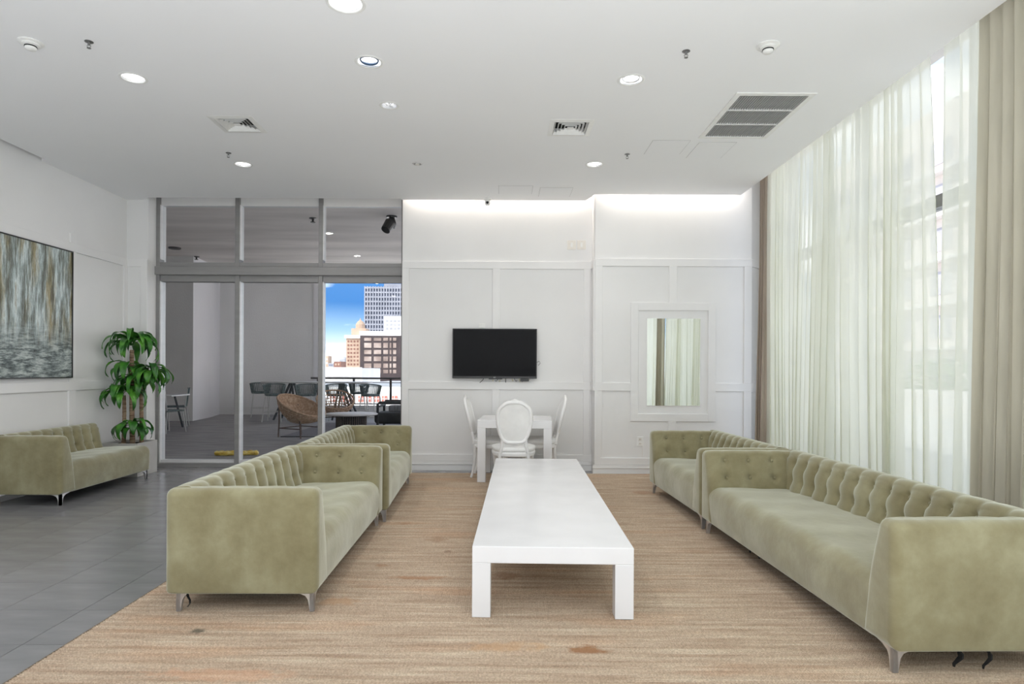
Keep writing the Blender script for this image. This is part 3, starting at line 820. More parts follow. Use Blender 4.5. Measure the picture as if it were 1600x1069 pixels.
plate('switch_plate', 908.5, 383, YT, .11, .12, 'cream wall plate high on the wall, the one closer to the mirror pier', 'switch', 'sw', 'plastic_cream', 'plates high on the television wall')
plate('wall_outlet', 753, 509, YT, .08, .06, 'white outlet plate just above the television top edge', 'outlet', 'none')
plate('wall_outlet', 1000, 690, YP, .075, .12, 'white wall outlet low on the mirror pier beside the sofa', 'outlet')
c = B(1003.5, 697, YP)
MB().tube([(c.x, YP-.006, c.z), (c.x+.002, YP-.006, c.z-.1), (c.x, YP-.006, .21)], .003, 6).build('power_cord', M['plastic_cream'], label='thin pale cord running down from the low wall outlet', cat='cord')

# painting
def art():
    m = mat('abstract_canvas', (.4,.4,.4), .5); t = m.node_tree; p = t.nodes['Principled BSDF']; n = t.nodes.new; l = t.links.new
    tc = n('ShaderNodeTexCoord')
    def noise(sc, det, ro=.6):
        mp = n('ShaderNodeMapping'); mp.inputs['Scale'].default_value = sc; l(tc.outputs['Object'], mp.inputs[0])
        a = n('ShaderNodeTexNoise'); a.inputs['Scale'].default_value = 1; a.inputs['Detail'].default_value = det; a.inputs['Roughness'].default_value = ro
        l(mp.outputs[0], a.inputs['Vector']); return a.outputs[0]
    def ramp(src, cols):
        r = n('ShaderNodeValToRGB'); e = r.color_ramp.elements
        e[0].position, e[0].color = cols[0][0], (*cols[0][1], 1); e[1].position, e[1].color = cols[-1][0], (*cols[-1][1], 1)
        for q_, c_ in cols[1:-1]:
            x = e.new(q_); x.color = (*c_, 1)
        l(src, r.inputs[0]); return r.outputs[0]
    upper = ramp(noise((1, 11, 1.3), 10, .78), [(.30, (.02,.02,.018)), (.38, (.10,.10,.08)), (.45, (.22,.25,.23)), (.51, (.42,.50,.50)), (.56, (.72,.80,.80)), (.61, (.40,.42,.36)), (.66, (.26,.16,.05)), (.74, (.03,.03,.03))])
    lower = ramp(noise((1, 5, 26), 10, .78), [(.35, (.02,.025,.025)), (.46, (.13,.16,.16)), (.54, (.36,.41,.40)), (.64, (.62,.67,.65))])
    sp = n('ShaderNodeSeparateXYZ'); l(tc.outputs['Object'], sp.inputs[0])
    ad = n('ShaderNodeMath'); ad.operation = 'MULTIPLY_ADD'; ad.inputs[1].default_value = .25; l(noise((1, 20, 4), 5), ad.inputs[0]); l(sp.outputs[2], ad.inputs[2])
    mr_ = n('ShaderNodeMapRange'); mr_.inputs[1].default_value = .42; mr_.inputs[2].default_value = .72; l(ad.outputs[0], mr_.inputs[0])
    mx_ = n('ShaderNodeMixRGB'); l(mr_.outputs[0], mx_.inputs[0]); l(lower, mx_.inputs[1]); l(upper, mx_.inputs[2])
    bz = n('ShaderNodeMapRange'); bz.inputs[1].default_value = .47; bz.inputs[2].default_value = .60; bz.inputs[3].default_value = 0; bz.inputs[4].default_value = .92; l(noise((1, 4.5, .8), 6, .7), bz.inputs[0])
    bm_ = n('ShaderNodeMath'); bm_.operation = 'MULTIPLY'; l(bz.outputs[0], bm_.inputs[0]); l(mr_.outputs[0], bm_.inputs[1])
    mb_ = n('ShaderNodeMixRGB'); mb_.blend_type = 'MULTIPLY'; mb_.inputs[2].default_value = (.55,.40,.20,1); l(bm_.outputs[0], mb_.inputs[0]); l(mx_.outputs[0], mb_.inputs[1])
    l(mb_.outputs[0], p.inputs['Base Color'])
    b_ = n('ShaderNodeBump'); b_.inputs['Strength'].default_value = .3; b_.inputs['Distance'].default_value = .003; l(noise((1, 60, 20), 4), b_.inputs['Height']); l(b_.outputs[0], p.inputs['Normal'])
    return m
M['art'] = art()
yr = S(109, 490, XL).y; zt_ = S(108, 393, XL).z; zb_ = S(108, 590.5, XL).z
pt = empty('abstract_painting', (XL, yr-1.42, zb_), label='grey and teal streaked abstract painting on the left wall', cat='painting')
MB().box(.0, .032, .006, 1.414, .006, zt_-zb_-.006).build('canvas', M['art'], pt)
fr = MB(); t_ = zt_-zb_
for (y0, y1, z0, z1) in ((0, .012, 0, t_), (1.408, 1.42, 0, t_), (.012, 1.408, 0, .012), (.012, 1.408, t_-.012, t_)): fr.box(-.001, .040, y0, y1, z0, z1)
fr.build('frame', M['tv_frame'], pt)

# ================================================================== ceiling fixtures
LN = ['glowing round downlight at the upper frame edge', 'round glowing downlight beside the smoke detector over the tiled floor', 'downlight with a bluish inner lens, second from the top of its row',
      'small faint downlight with a clear crystal lens', 'downlight with a ringed inner lens near the return air grille', 'round glowing downlight closest to the balcony window', 'round glowing downlight closest to the mirror pier']
XL_ = ['downlight just behind the viewer over the tiled floor', 'downlight just behind the viewer on the curtain side', 'rearmost downlight over the tiled floor', 'rearmost downlight on the curtain side']
M['lens_ring'] = mat('blue_grey_lens_ring', (.05,.09,.16), .2, .3)
def spotlamp(x, y, watt):
    d = bpy.data.lights.new('downlight_lamp', 'AREA'); d.shape = 'DISK'; d.size = .12; d.energy = watt; d.color = (1, .965, .92)
    o = bpy.data.objects.new('downlight_lamp', d); C.objects.link(o); o.location = (x, y, ZC-.012); return o
for i, (x, y, r, k) in enumerate(lamps):
    lab = LN[i] if i < len(LN) else None
    t = empty('downlight', (x, y, ZC), label=lab or XL_[i-len(LN)], cat='downlight', group='recessed ceiling downlights')
    MB().lathe([(r-.004, .0), (r, -.004), (r+.012, -.005), (r+.018, -.001), (r+.018, .0)], n=32).build('trim_ring', M['plastic'], t, smooth=True)
    dp = .012 if k == 'lit' else .05
    MB().lathe([(r-.003, -.001), (r-.006, dp), (r-.012, dp+.004)], n=32).build('reflector', M['reflector'], t, smooth=True)
    MB().disc((0, 0, dp), r-.008, 32, -1).build('lens', M['lamp_dim' if k == 'dim' else 'lamp'], t)
    if k == 'lens':
        MB().lathe([(r*.80, .012), (r*.74, .004), (r*.66, .012), (r*.70, .022), (r*.80, .012)], n=32).build('inner_ring', M['lens_ring' if i == 2 else 'reflector'], t, smooth=True)
    if k == 'dim':
        g = MB()
        for j in range(8):
            an = j*pi/4; g.tube([(r*.75*cos(an), r*.75*sin(an), .03), (r*.3*cos(an+.3), r*.3*sin(an+.3), .004)], .005, 6)
        g.build('crystal_prisms', M['reflector'], t, kind='stuff')
    spotlamp(x, y, LAMP_W*(.25 if k == 'dim' else 1)).parent = None

# return air grille with its slats
gr = empty('return_grille', (GX0, GY0, ZC), label='large slatted return air grille in the ceiling near the curtains', cat='vent')
gw, gd = GX1-GX0, GY1-GY0
fm = MB()
for (x0, x1, y0, y1) in ((-.03, .012, -.03, gd+.03), (gw-.012, gw+.03, -.03, gd+.03), (.012, gw-.012, -.03, .012), (.012, gw-.012, gd-.012, gd+.03)): fm.box(x0, x1, y0, y1, -.008, .003)
fm.build('grille_frame', M['plastic'], gr)
MB().box(.001, gw-.001, .001, gd-.001, .055, .058).build('dark_backing', M['dark'], gr)
M['slat'] = noisy(mat('grille_slat_paint', (.45,.45,.45), .6), [(.46,.46,.46), (.52,.52,.52)], (9,9,9))
for j in (1, 2): MB().box(0, gw, gd*j/3-.008, gd*j/3+.008, -.006, .02).build('crossbar', M['plastic'], gr)
ns_ = 27; sl = MB().box(-.0030, .0030, .012, gd-.012, -.003, .012).mesh('slat', M['slat'])
for j in range(ns_): inst(sl, 'slat', (.018+(gw-.036)*(j+.5)/ns_, 0, 0), gr)

# square diffusers: stepped concentric louvres
for (x, y), lab in zip(DIFF, ('square louvred air diffuser over the balcony window side', 'square louvred air diffuser above the television wall')):
    t = empty('air_diffuser', (x, y, ZC), label=lab, cat='vent', group='square ceiling diffusers')
    def sqring(a0, z0, a1, z1, nme, m):
        g = MB(); A = [Vector((sx_*a0, sy_*a0, z0)) for sx_, sy_ in ((-1,-1),(1,-1),(1,1),(-1,1))]; Bq = [Vector((sx_*a1, sy_*a1, z1)) for sx_, sy_ in ((-1,-1),(1,-1),(1,1),(-1,1))]
        C2 = [p+Vector((0, 0, .003)) for p in Bq]; D2 = [p+Vector((0, 0, .003)) for p in A]
        g.loft([A, Bq, C2, D2, A], False); g.build(nme, m, t)
    sqring(.195, -.002, .150, -.008, 'diffuser_frame', M['plastic'])
    MB().box(-.15, .15, -.15, .15, .052, .055).build('dark_backing', M['dark'], t)
    for k in range(4): sqring(.146-k*.03, -.006, .134-k*.03, .014, 'louvre', M['plastic'])
    sqring(.028, -.004, .001, .0, 'centre_cone', M['plastic'])

# smoke detectors
def smoke(px, py, lab):
    p = zc_pt(px, py); t = empty('smoke_detector', (p.x, p.y, ZC), label=lab, cat='smoke detector', group='white smoke detectors')
    MB().lathe([(.0, 0), (.072, 0), (.075, -.006), (.066, -.012), (.0, -.012)], n=32).build('base_plate', M['plastic'], t, smooth=True)
    MB().lathe([(.052, -.012), (.054, -.022), (.044, -.027), (0, -.027)], n=32).build('housing', M['plastic'], t, smooth=True)
    MB().lathe([(.036, -.027), (.037, -.034), (0, -.034)], n=32).build('sensor_slot', M['dark'], t, smooth=True)
    MB().lathe([(.034, -.034), (.035, -.042), (.026, -.052), (0, -.054)], n=32).build('cap', M['plastic'], t, smooth=True)
smoke(48, 66, 'white smoke detector over the tiled floor side of the ceiling')
smoke(1200, 71, 'white smoke detector between the air grille and the curtains end')
M['dull_steel'] = noisy(mat('dull_sprinkler_steel', (.25,.25,.25), .35, .8), [(.22,.22,.22), (.3,.3,.3)], (30,30,30))
def sprinkler(px, py, lab, pl='ceil'):
    p = zc_pt(px, py); t = empty('sprinkler_head', (p.x, p.y, ZC), label=lab, cat='sprinkler', group='ceiling sprinkler heads')
    MB().lathe([(0, 0), (.027, 0), (.027, -.003), (.018, -.006), (0, -.006)], n=24).build('escutcheon', M['dull_steel'], t, smooth=True)
    MB().lathe([(.008, -.006), (.008, -.022), (.005, -.026), (.0, -.026)], n=12).build('stem', M['dull_steel'], t)
    g = MB()
    for s in (-1, 1): g.tube([(s*.007, 0, -.02), (s*.013, 0, -.03), (s*.004, 0, -.043)], .002, 6)
    g.build('yoke', M['dull_steel'], t)
    MB().lathe([(0, -.043), (.013, -.043), (.013, -.045), (0, -.046)], n=16).build('deflector', M['dull_steel'], t)
sprinkler(139, 65, 'steel sprinkler head between smoke detector and downlight, tiled floor side')
sprinkler(357, 239, 'steel sprinkler head beside the downlight closest to the balcony window')
sprinkler(1072, 80, 'steel sprinkler head above the air grille, towards the viewer')
sprinkler(980, 241, 'steel sprinkler head beside the faint ceiling access panel')
p = zc_pt(652, 256)
t = empty('ceiling_sensor', (p.x, p.y, ZC), label='small round ringed ceiling fitting in front of the television wall', cat='sensor')
MB().lathe([(0, 0), (.055, 0), (.055, -.004), (.042, -.006), (.038, -.001)], n=32).build('outer_ring', M['chrome'], t, smooth=True)
MB().lathe([(.024, 0), (.024, -.006), (.014, -.008), (0, -.008)], n=24).build('centre_cap', M['plastic'], t, smooth=True)
# access panels
M['seam'] = noisy(mat('panel_seam', (.5,.5,.5), .8), [(.48,.48,.48), (.55,.55,.55)], (9,9,9))
def access(q4, lab):
    P = [zc_pt(*u) for u in q4]; x0 = (P[0].x+P[2].x)/2; x1 = (P[1].x+P[3].x)/2; y0 = P[0].y; y1 = P[2].y
    t = empty('access_panel', (x0, y0, ZC), label=lab, cat='access panel', group='flush ceiling access panels')
    MB().box(0, x1-x0, 0, y1-y0, -.0012, .001).build('surround', M['seam'], t)
    MB().box(.004, x1-x0-.004, .006, y1-y0-.004, -.0026, -.0005).build('door', M['ceil'], t)
access(((780,290),(832,290),(778,303),(832,303)), 'faint flush access panel above the security camera')
access(((842,293),(893,293),(843,307),(893,307)), 'faint flush access panel between camera and mirror pier')
access(((1022,219),(1084,219),(1004,241),(1058,241)), 'faint flush access panel next to the sprinkler head by the grille')
access(((1092,222),(1150,222),(1072,247),(1128,247)), 'faint flush access panel between the air grille and the curtains')
# security camera
p = zc_pt(761.5, 309)
t = empty('security_camera', (p.x, 8.12, ZC), label='small white dome security camera under the ceiling edge above the television', cat='camera')
MB().lathe([(0, 0), (.048, 0), (.050, -.012), (.040, -.022), (0, -.022)], n=24).build('base', M['plastic'], t, smooth=True)
MB().lathe([(.0, -.02), (.030, -.02), (.036, -.040), (.034, -.065), (.022, -.082), (0, -.088)], n=24).build('dome', M['plastic'], t, smooth=True)
MB().lathe([(0, 0), (.017, 0), (.017, .012), (0, .012)], n=16).build('lens', M['tv_frame'], t).location = (0, -.028, -.058)
bpy.data.objects[t.children[-1].name].rotation_euler = (R(75), 0, 0)

# ================================================================== curtains
def curtain(name, y0, y1, m, pitch, amp, X0, seed, label, cat='curtain', group=None, ztop=3.66, zbot=.015, lean0=0., lean1=0., irregular=.35, fl=0):
    """pleats hang along y; lean shifts the edges with height"""
    rnd = random.Random(seed)
    L = y1-y0; nodes = [0]
    while nodes[-1] < L: nodes.append(nodes[-1]+pitch*(1+rnd.uniform(-irregular, irregular)))
    amps = [amp*(1+rnd.uniform(-.45, .45)) for _ in nodes]; drift = [rnd.uniform(-.05, .05) for _ in nodes]; sk = [rnd.uniform(-.02, .02) for _ in nodes]
    per = 10; U = []
    for k in range(len(nodes)-1):
        for j in range(per):
            t_ = j/per; a_ = nodes[k]+(nodes[k+1]-nodes[k])*t_
            if a_ > L: break
            U.append((a_, k, t_))
    NV = 26
    def fn(i, v):
        a_, k, t_ = U[i]; low = 1-v           # v 1 top
        A_ = amps[k]*(1-t_)+amps[min(k+1, len(amps)-1)]*t_
        A_ *= .65+.6*low
        s_ = sin(2*pi*t_); s_ = (abs(s_)**.7)*(1 if s_ > 0 else -1)
        x = X0+A_*s_ + .012*sin(3*a_+4*low)
        dr = (drift[k]*(1-t_)+drift[min(k+1, len(drift)-1)]*t_)*low*low
        f = a_/L
        yy_ = y0+a_+dr*(sin(pi*f) if fl == 0 else 1)+(lean0*(1-f)+lean1*f)*low + .45*amp*sin(4*pi*t_)*(.4+.6*low)
        return Vector((x, yy_, zbot+(ztop-zbot)*v))
    g = MB(); nU = len(U)
    vs_ = [fn(i, j/NV) for j in range(NV+1) for i in range(nU)]
    fs_ = [(j*nU+i, j*nU+i+1, (j+1)*nU+i+1, (j+1)*nU+i) for j in range(NV) for i in range(nU-1)]
    g.add(vs_, fs_)
    return g.build(name, m, smooth=True, label=label, cat=cat, group=group)
XC = 3.04
def yc(px, py=100): return S(px, py, XC).y
curtain('sheer_curtain', 5.86, yc(1205, 300), M['sheer'], .095, .040, XC, 11, 'white sheer curtain hanging beside the brown drape at the far end', group='white sheer curtains')
curtain('sheer_curtain', yc(1452, 80), 5.86, M['sheer'], .115, .045, XC, 12, 'wide white sheer curtain above the middle of the long sofa', group='white sheer curtains', lean0=-.15)
curtain('sheer_curtain', yc(1540, 60), yc(1469, 80), M['sheer'], .14, .045, XC+.02, 14, 'narrow sheer curtain between the window gap and the sage drape', group='white sheer curtains', lean1=-.03, lean0=-.02)
curtain('drape', yc(1640, 60), yc(1541, 60), M['drape'], .105, .050, XC-.03, 16, 'heavy sage green drape at the edge nearest the viewer', group='heavy drapes', irregular=.2)
curtain('drape', yc(1206, 300)+.02, yc(1192, 300)+.02, M['drape_taupe'], .055, .05, XC-.02, 17, 'gathered taupe drape at the far corner beside the mirror pier', group='heavy drapes', irregular=.2)
curtain('sheer_curtain', -.9, yc(1640, 60)-.02, M['sheer'], .12, .035, XC, 19, 'sheer curtain behind the viewer, seen only in the mirror', group='white sheer curtains')
curtain('sheer_curtain', YB+.2, -.95, M['sheer'], .13, .035, XC, 20, 'sheer curtain at the rear of the room, out of view', group='white sheer curtains')

# ================================================================== potted plant
M['leaf'] = noisy(mat('glossy_green_leaf', (.03,.16,.02), .32), [(.010,.055,.010), (.035,.17,.018), (.12,.36,.04)], (7,7,7), detail=2)
M['cane'] = noisy(mat('brown_cane', (.25,.17,.11), .9), [(.12,.07,.045), (.27,.18,.12), (.42,.32,.22)], (10,10,60), detail=5, bump=.5, bscale=(10,10,80), bdist=.004)
M['soil'] = noisy(mat('dark_soil', (.03,.022,.018), 1), [(.012,.009,.008), (.06,.045,.035)], (40,40,40), bump=1, bscale=(40,40,40), bdist=.02)
M['planter'] = noisy(mat('pale_grey_planter', (.50,.49,.47), .5), [(.46,.45,.43), (.54,.53,.51)], (4,4,4))
pl = empty('potted_dracaena', (-4.56, 7.83, 0), label='tall leafy corn plant with brown canes in a square planter', cat='plant')
pz = .40
g = MB()
g.box(-.225, .225, -.22, .22, 0, .02)
for (x0, x1, y0, y1) in ((-.225, -.205, -.22, .22), (.205, .225, -.22, .22), (-.205, .205, -.22, -.20), (-.205, .205, .20, .22)): g.box(x0, x1, y0, y1, .02, pz)
g.build('planter', M['planter'], pl, bevel=.004)
def soilf(u, v): return Vector((-.206+.412*u, -.201+.402*v, pz-.035+.012*sin(9*u)*cos(11*v)+random.uniform(-.006, .006)))
MB().grid(soilf, 14, 14).build('soil', M['soil'], pl, smooth=True)
def rel(px, py, dy=0):
    v_ = B(px, py, 7.83+dy); return v_-Vector((-4.56, 7.83, 0))
random.seed(21)
canes = [((207, 700), (205.5, 620), (206, 547), .0, .027), ((193, 700), (195, 660), (194, 618), -.02, .022), ((221, 700), (222, 640), (219, 585), .03, .022)]
for a_, b_, c_, dy, r_ in canes:
    P0, P1, P2 = rel(*a_, dy), rel(*b_, dy), rel(*c_, dy); P0.z = pz-.03
    pts_ = []; rr = []
    for k in range(26):
        t_ = k/25; p_ = P0*(1-t_)**2+P1*2*t_*(1-t_)+P2*t_*t_
        pts_.append(p_); rr.append(r_*(1.1-.25*t_)*(1+.07*(k % 2)))
    MB().tube(pts_, rr, 12).build('cane', M['cane'], pl, smooth=True)
def leaf(base, az, length, up, width):
    d = Vector((cos(az), sin(az), 0)); side = Vector((-sin(az), cos(az), 0)); NL = 12
    vs_ = []; el0 = up; p_ = base.copy(); step = length/NL; el = el0
    tw = random.uniform(-.25, .25)
    for k in range(NL+1):
        t_ = k/NL; wv_ = width*(sin(pi*min(1, (t_*.95+.05)**.8))**.9)*(.6+.4*min(1, t_*3))+.001
        nrm_ = Vector((-d.x*sin(el), -d.y*sin(el), cos(el)))
        s2_ = (side*cos(tw*t_)+nrm_*sin(tw*t_))
        wave = .006*sin(t_*14+az*3)
        vs_ += [p_-s2_*wv_+nrm_*(.25*wv_+wave), p_-s2_*wv_*.5+nrm_*.08*wv_, p_.copy(), p_+s2_*wv_*.5+nrm_*.08*wv_, p_+s2_*wv_+nrm_*(.25*wv_-wave)]
        dirv = d*cos(el)+Vector((0, 0, sin(el))); p_ = p_+dirv*step
        el -= (1.9+.5*random.random())*(1.0/NL)*(1+.8*t_)
    fs_ = [(k*5+j, k*5+j+1, (k+1)*5+j+1, (k+1)*5+j) for k in range(NL) for j in range(4)]
    o_ = MB().add(vs_, fs_).build('leaf', M['leaf'], pl, smooth=True)
    sd_ = o_.modifiers.new('thick', 'SOLIDIFY'); sd_.thickness = .0012
heads = [((206, 532), .0, 26, .46, 1.05), ((234, 575), -.05, 20, .36, .5), ((190, 610), -.08, 22, .42, .65), ((217, 592), .0, 18, .40, .7), ((206, 662), -.08, 18, .33, .5), ((200, 570), -.03, 12, .42, .4)]
for (pxy, dy, n_, ln_, up_) in heads:
    c_ = rel(*pxy, dy)
    for k in range(n_):
        az = 2*pi*k/n_*2.39996/2.39996*1.0 + random.uniform(-.2, .2) + (k % 3)*.4
        ll = ln_*random.uniform(.72, 1.1)
        # keep the leaves off the two walls of the corner
        ex, ey = c_.x-4.56+cos(az)*ll*.6, c_.y+7.83+sin(az)*ll*.6
        if ex < XL+.06: ll *= .55
        if ey > YS-.05 and ex < -4.4: ll *= .55
        leaf(c_+Vector((cos(az)*.015, sin(az)*.015, random.uniform(-.07, .03))), az, ll, up_*random.uniform(.3, 1.35), .042*random.uniform(.7, 1.2))
# short branch carrying the side head
MB().tube([rel(219, 600, .03), rel(226, 590), rel(232, 575)], [.016, .014, .012], 8).build('cane', M['cane'], pl, smooth=True)

# ================================================================== balcony
MB().box(-14, 3.4, YW+.13, 18.7, -.25, -.015).build('balcony_floor', M['deck'], kind='structure')
A1 = F(301, 658, -.015); A2 = F(328, 652.5, -.015); A3 = F(343, 647.6, -.015)
YBW = A3.y
xr = B(490.5, 600, YBW).x
MB().prism([(-14, A1.y), (A1.x, A1.y), (A1.x, A1.y+.01), (-14, A1.y+.3)], -.2, ZR).build('balcony_wall', M['stucco'], kind='structure')
MB().prism([(A1.x, A1.y), (A2.x, A2.y), (A3.x, A3.y), (-14, A3.y), (-14, A1.y+.3)], -.2, ZR).build('balcony_wall', M['stucco_light'], kind='structure')  # daylight from the open side is tinted into this face's stucco
MB().box(A3.x-.5, xr, YBW, YBW+.4, -.2, ZR).build('balcony_wall', M['stucco'], kind='structure')
MB().box(xr, xr+.13, YBW-.05, YBW+.4, -.2, ZR).build('trim_1', M['stucco_light'], kind='structure')
MB().box(-14, -13.8, YW+.1, 18, -.2, ZR).build('balcony_wall', M['stucco'], kind='structure')
MB().box(-14, XL-.2, YW, YW+.2, -.2, ZR).build('balcony_wall', M['stucco'], kind='structure')
# kerb + railing
YRl = 17.6
M['rail'] = noisy(mat('dark_bronze_rail', (.05,.045,.045), .5), [(.04,.035,.035), (.07,.06,.06)], (5,5,5))
MB().box(xr+.13, 3.4, YRl-.05, YRl+.15, -.2, B(600, 634, YRl).z).build('balcony_kerb', M['stucco'], kind='structure')
rl = empty('balcony_railing', (0, YRl, 0), label='dark metal railing along the open edge of the balcony', cat='railing')
zr1 = B(600, 590, YRl).z; zr2 = B(600, 597.5, YRl).z; zr3 = B(600, 630.5, YRl).z
MB().box(xr+.13, 3.4, -.03, .03, zr1-.05, zr1).build('top_rail', M['rail'], rl)
MB().box(xr+.13, 3.4, -.015, .015, zr2-.02, zr2).build('middle_rail', M['rail'], rl)
MB().box(xr+.13, 3.4, -.015, .015, zr3-.03, zr3).build('bottom_rail', M['rail'], rl)
for px in (497, 553, 610.5, 668, 726, 784, 842):
    x = B(px, 600, YRl).x
    MB().box(x-.03, x+.03, -.02, .02, .35, zr1-.05).build('post', M['rail'], rl)
rp_ = MB().box(xr+.2, 3.3, -.004, .004, zr3, zr2-.02).build('glass_infill', M['glass'], rl)
# things on the soffit
p = F(612, 338, ZR); t = empty('soffit_speaker', (p.x, p.y, ZR), label='black speaker hanging from the balcony ceiling', cat='speaker')
MB().lathe([(0, 0), (.10, 0), (.10, -.03), (0, -.03)], n=20).build('mount', M['tv_frame'], t)
MB().tube([(0, 0, -.02), (.02, 0, -.13), (-.02, 0, -.18)], [.05, .07, .09], 10).build('bracket', M['tv_frame'], t)
MB().tube([(-.02, -.02, -.12), (-.09, -.12, -.28)], [.10, .085], 14).build('housing', M['tv_frame'], t, smooth=False)
for (px, py, lab) in ((489, 341, 'small sprinkler head on the balcony ceiling, middle upper pane'), (307, 401, 'tiny sprinkler head on the balcony ceiling, seen low in the upper pane by the plant')):
    p = F(px, py, ZR); t = empty('sprinkler_head', (p.x, p.y, ZR), label=lab, cat='sprinkler', group='balcony ceiling sprinklers')
    MB().lathe([(0, 0), (.07, 0), (.07, -.01), (.02, -.02), (.02, -.07), (0, -.07)], n=16).build('stem', M['tv_frame'], t)
    MB().lathe([(0, -.07), (.045, -.07), (.045, -.08), (0, -.08)], n=16).build('deflector', M['tv_frame'], t)
p = F(273, 387, ZR); MB().lathe([(0, 0), (.14, 0), (.13, -.03), (0, -.03)], (p.x, p.y, ZR), 20).build('soffit_light', M['rail'], label='flat dark round fitting on the balcony ceiling above the plant', cat='light')

# yellow sand sock by the door
M['yellow'] = noisy(mat('yellow_plastic_sleeve', (.55,.36,.05), .4), [(.45,.27,.03), (.80,.55,.10), (.95,.85,.45)], (9,30,30), bump=.6, bscale=(14,40,40), bdist=.02)
a = F(335, 712, -.015); b = F(404, 711, -.015); pts_ = []; rr = []
for k in range(24):
    t_ = k/23; p_ = a.lerp(b, t_); p_.z = .018; p_.y += .01*sin(t_*17); pts_.append(p_); rr.append((.046+.005*sin(k*2.1)+.003*sin(k*5))*(.55 if k in (0, 23) else 1))
MB().tube(pts_, rr, 12, ry=.85).build('sand_sock', M['yellow'], smooth=True, label='yellow wrinkled sand sock lying on the balcony outside the door', cat='bag')

# bar table and rope stools
M['rope'] = noisy(mat('grey_green_rope', (.10,.14,.14), .8), [(.06,.09,.09), (.11,.15,.15), (.17,.21,.21)], (20,20,20))
M['pale_metal'] = noisy(mat('pale_powder_coat', (.62,.62,.60), .5), [(.58,.58,.56), (.66,.66,.64)], (5,5,5))
M['table_top_out'] = noisy(mat('pale_table_top', (.62,.61,.60), .5), [(.56,.55,.54), (.68,.67,.66)], (3,3,3))
M['dark_metal'] = noisy(mat('dark_blue_metal', (.03,.04,.05), .5), [(.025,.032,.04), (.045,.055,.065)], (5,5,5))
Z0 = -.015
def stool():
    r = empty('bar_stool'); hs = .66; ht = .90
    # rope bucket back: individual cords on a curved frame
    def arc(t_): a_ = R(-25)+t_*R(230); return a_
    top = [Vector((.27*cos(arc(k/16)), .25*sin(arc(k/16)), ht+.05*sin(pi*k/16)-.015)) for k in range(17)]
    bot = [Vector((.225*cos(arc(k/16)), .21*sin(arc(k/16)), hs+.01)) for k in range(17)]
    MB().tube(top, .014, 6).build('top_rail', M['rope'], r, smooth=True)
    g = MB()
    for k in range(41):
        u = k/40*16; i = min(15, int(u)); f = u-i
        g.tube([bot[i].lerp(bot[i+1], f), top[i].lerp(top[i+1], f)], .0085, 5, False)
    g.build('rope_back', M['rope'], r, kind='stuff')
    MB().lathe([(0, hs-.02), (.21, hs-.02), (.235, hs), (.225, hs+.03), (0, hs+.045)], n=24).build('seat', M['rope'], r, smooth=True)
    for s in (-1, 1):
        for q_ in (-1, 1):
            MB().tube([(s*.17, q_*.16, hs-.01), (s*.235, q_*.225, 0)], [.013, .011], 8).build('leg', M['pale_metal'], r, smooth=True)
    for z_, w_ in ((.25, .213),):
        for s in (-1, 1):
            MB().tube([(-w_, s*(w_-.012), z_), (w_, s*(w_-.012), z_)], .009, 6).build('footrest', M['pale_metal'], r)
            MB().tube([(s*w_, -w_+.012, z_), (s*w_, w_-.012, z_)], .009, 6).build('footrest', M['pale_metal'], r)
    return r
YBT = 16.65
bt0 = B(411, 597, YBT).x; bt1 = B(580, 597, YBT).x; zt_ = B(500, 596.5, YBT).z
t = empty('bar_table', ((bt0+bt1)/2, YBT, Z0), label='long pale bar-height table on the balcony', cat='table')
L_ = (bt1-bt0)/2
g = MB(); ol = []
for k in range(40):
    a_ = 2*pi*k/40; ol.append((L_*(abs(cos(a_))**.45)*(1 if cos(a_) > 0 else -1), .42*(abs(sin(a_))**.45)*(1 if sin(a_) > 0 else -1)))
g.prism(ol, zt_-Z0-.035, zt_-Z0).build('tabletop', M['table_top_out'], t)
for s in (-1, 1):
    for q_ in (-1, 1):
        MB().tube([(s*(L_-.75), q_*.10, zt_-Z0-.03), (s*(L_-.38), q_*.30, 0)], [.035, .028], 8).build('leg', M['dark_metal'], t)
        MB().tube([(s*(L_-.78), q_*.10, zt_-Z0-.03), (s*(L_-.95), q_*.24, 0)], [.03, .024], 8).build('leg', M['dark_metal'], t)
st0 = stool(); G = 'rope-backed bar stools around the balcony table'
stl = [(407, 17.38, R(20), 'grey rope bar stool at the table end near the stucco wall'), (429, 15.93, pi+.05, 'grey rope bar stool beside the wicker chair, closest to the stucco wall'),
       (479, 15.93, pi-.05, 'grey rope bar stool partly behind the central window mullion'), (525, 15.93, pi, 'grey rope bar stool just beside the central mullion in the open-view pane'),
       (579, 15.93, pi+R(38), 'grey rope bar stool at the railing end of the high table'), (561, 17.3, 0, 'grey rope bar stool behind the high table, only its top showing')]
for i, (px, Y_, rz, lab) in enumerate(stl):
    s_ = st0 if i == 0 else copy_tree(st0)
    s_.location = (B(px, 600, Y_).x, Y_, Z0); s_.rotation_euler = (0, 0, rz+pi); tag(s_, lab, 'stool', G)

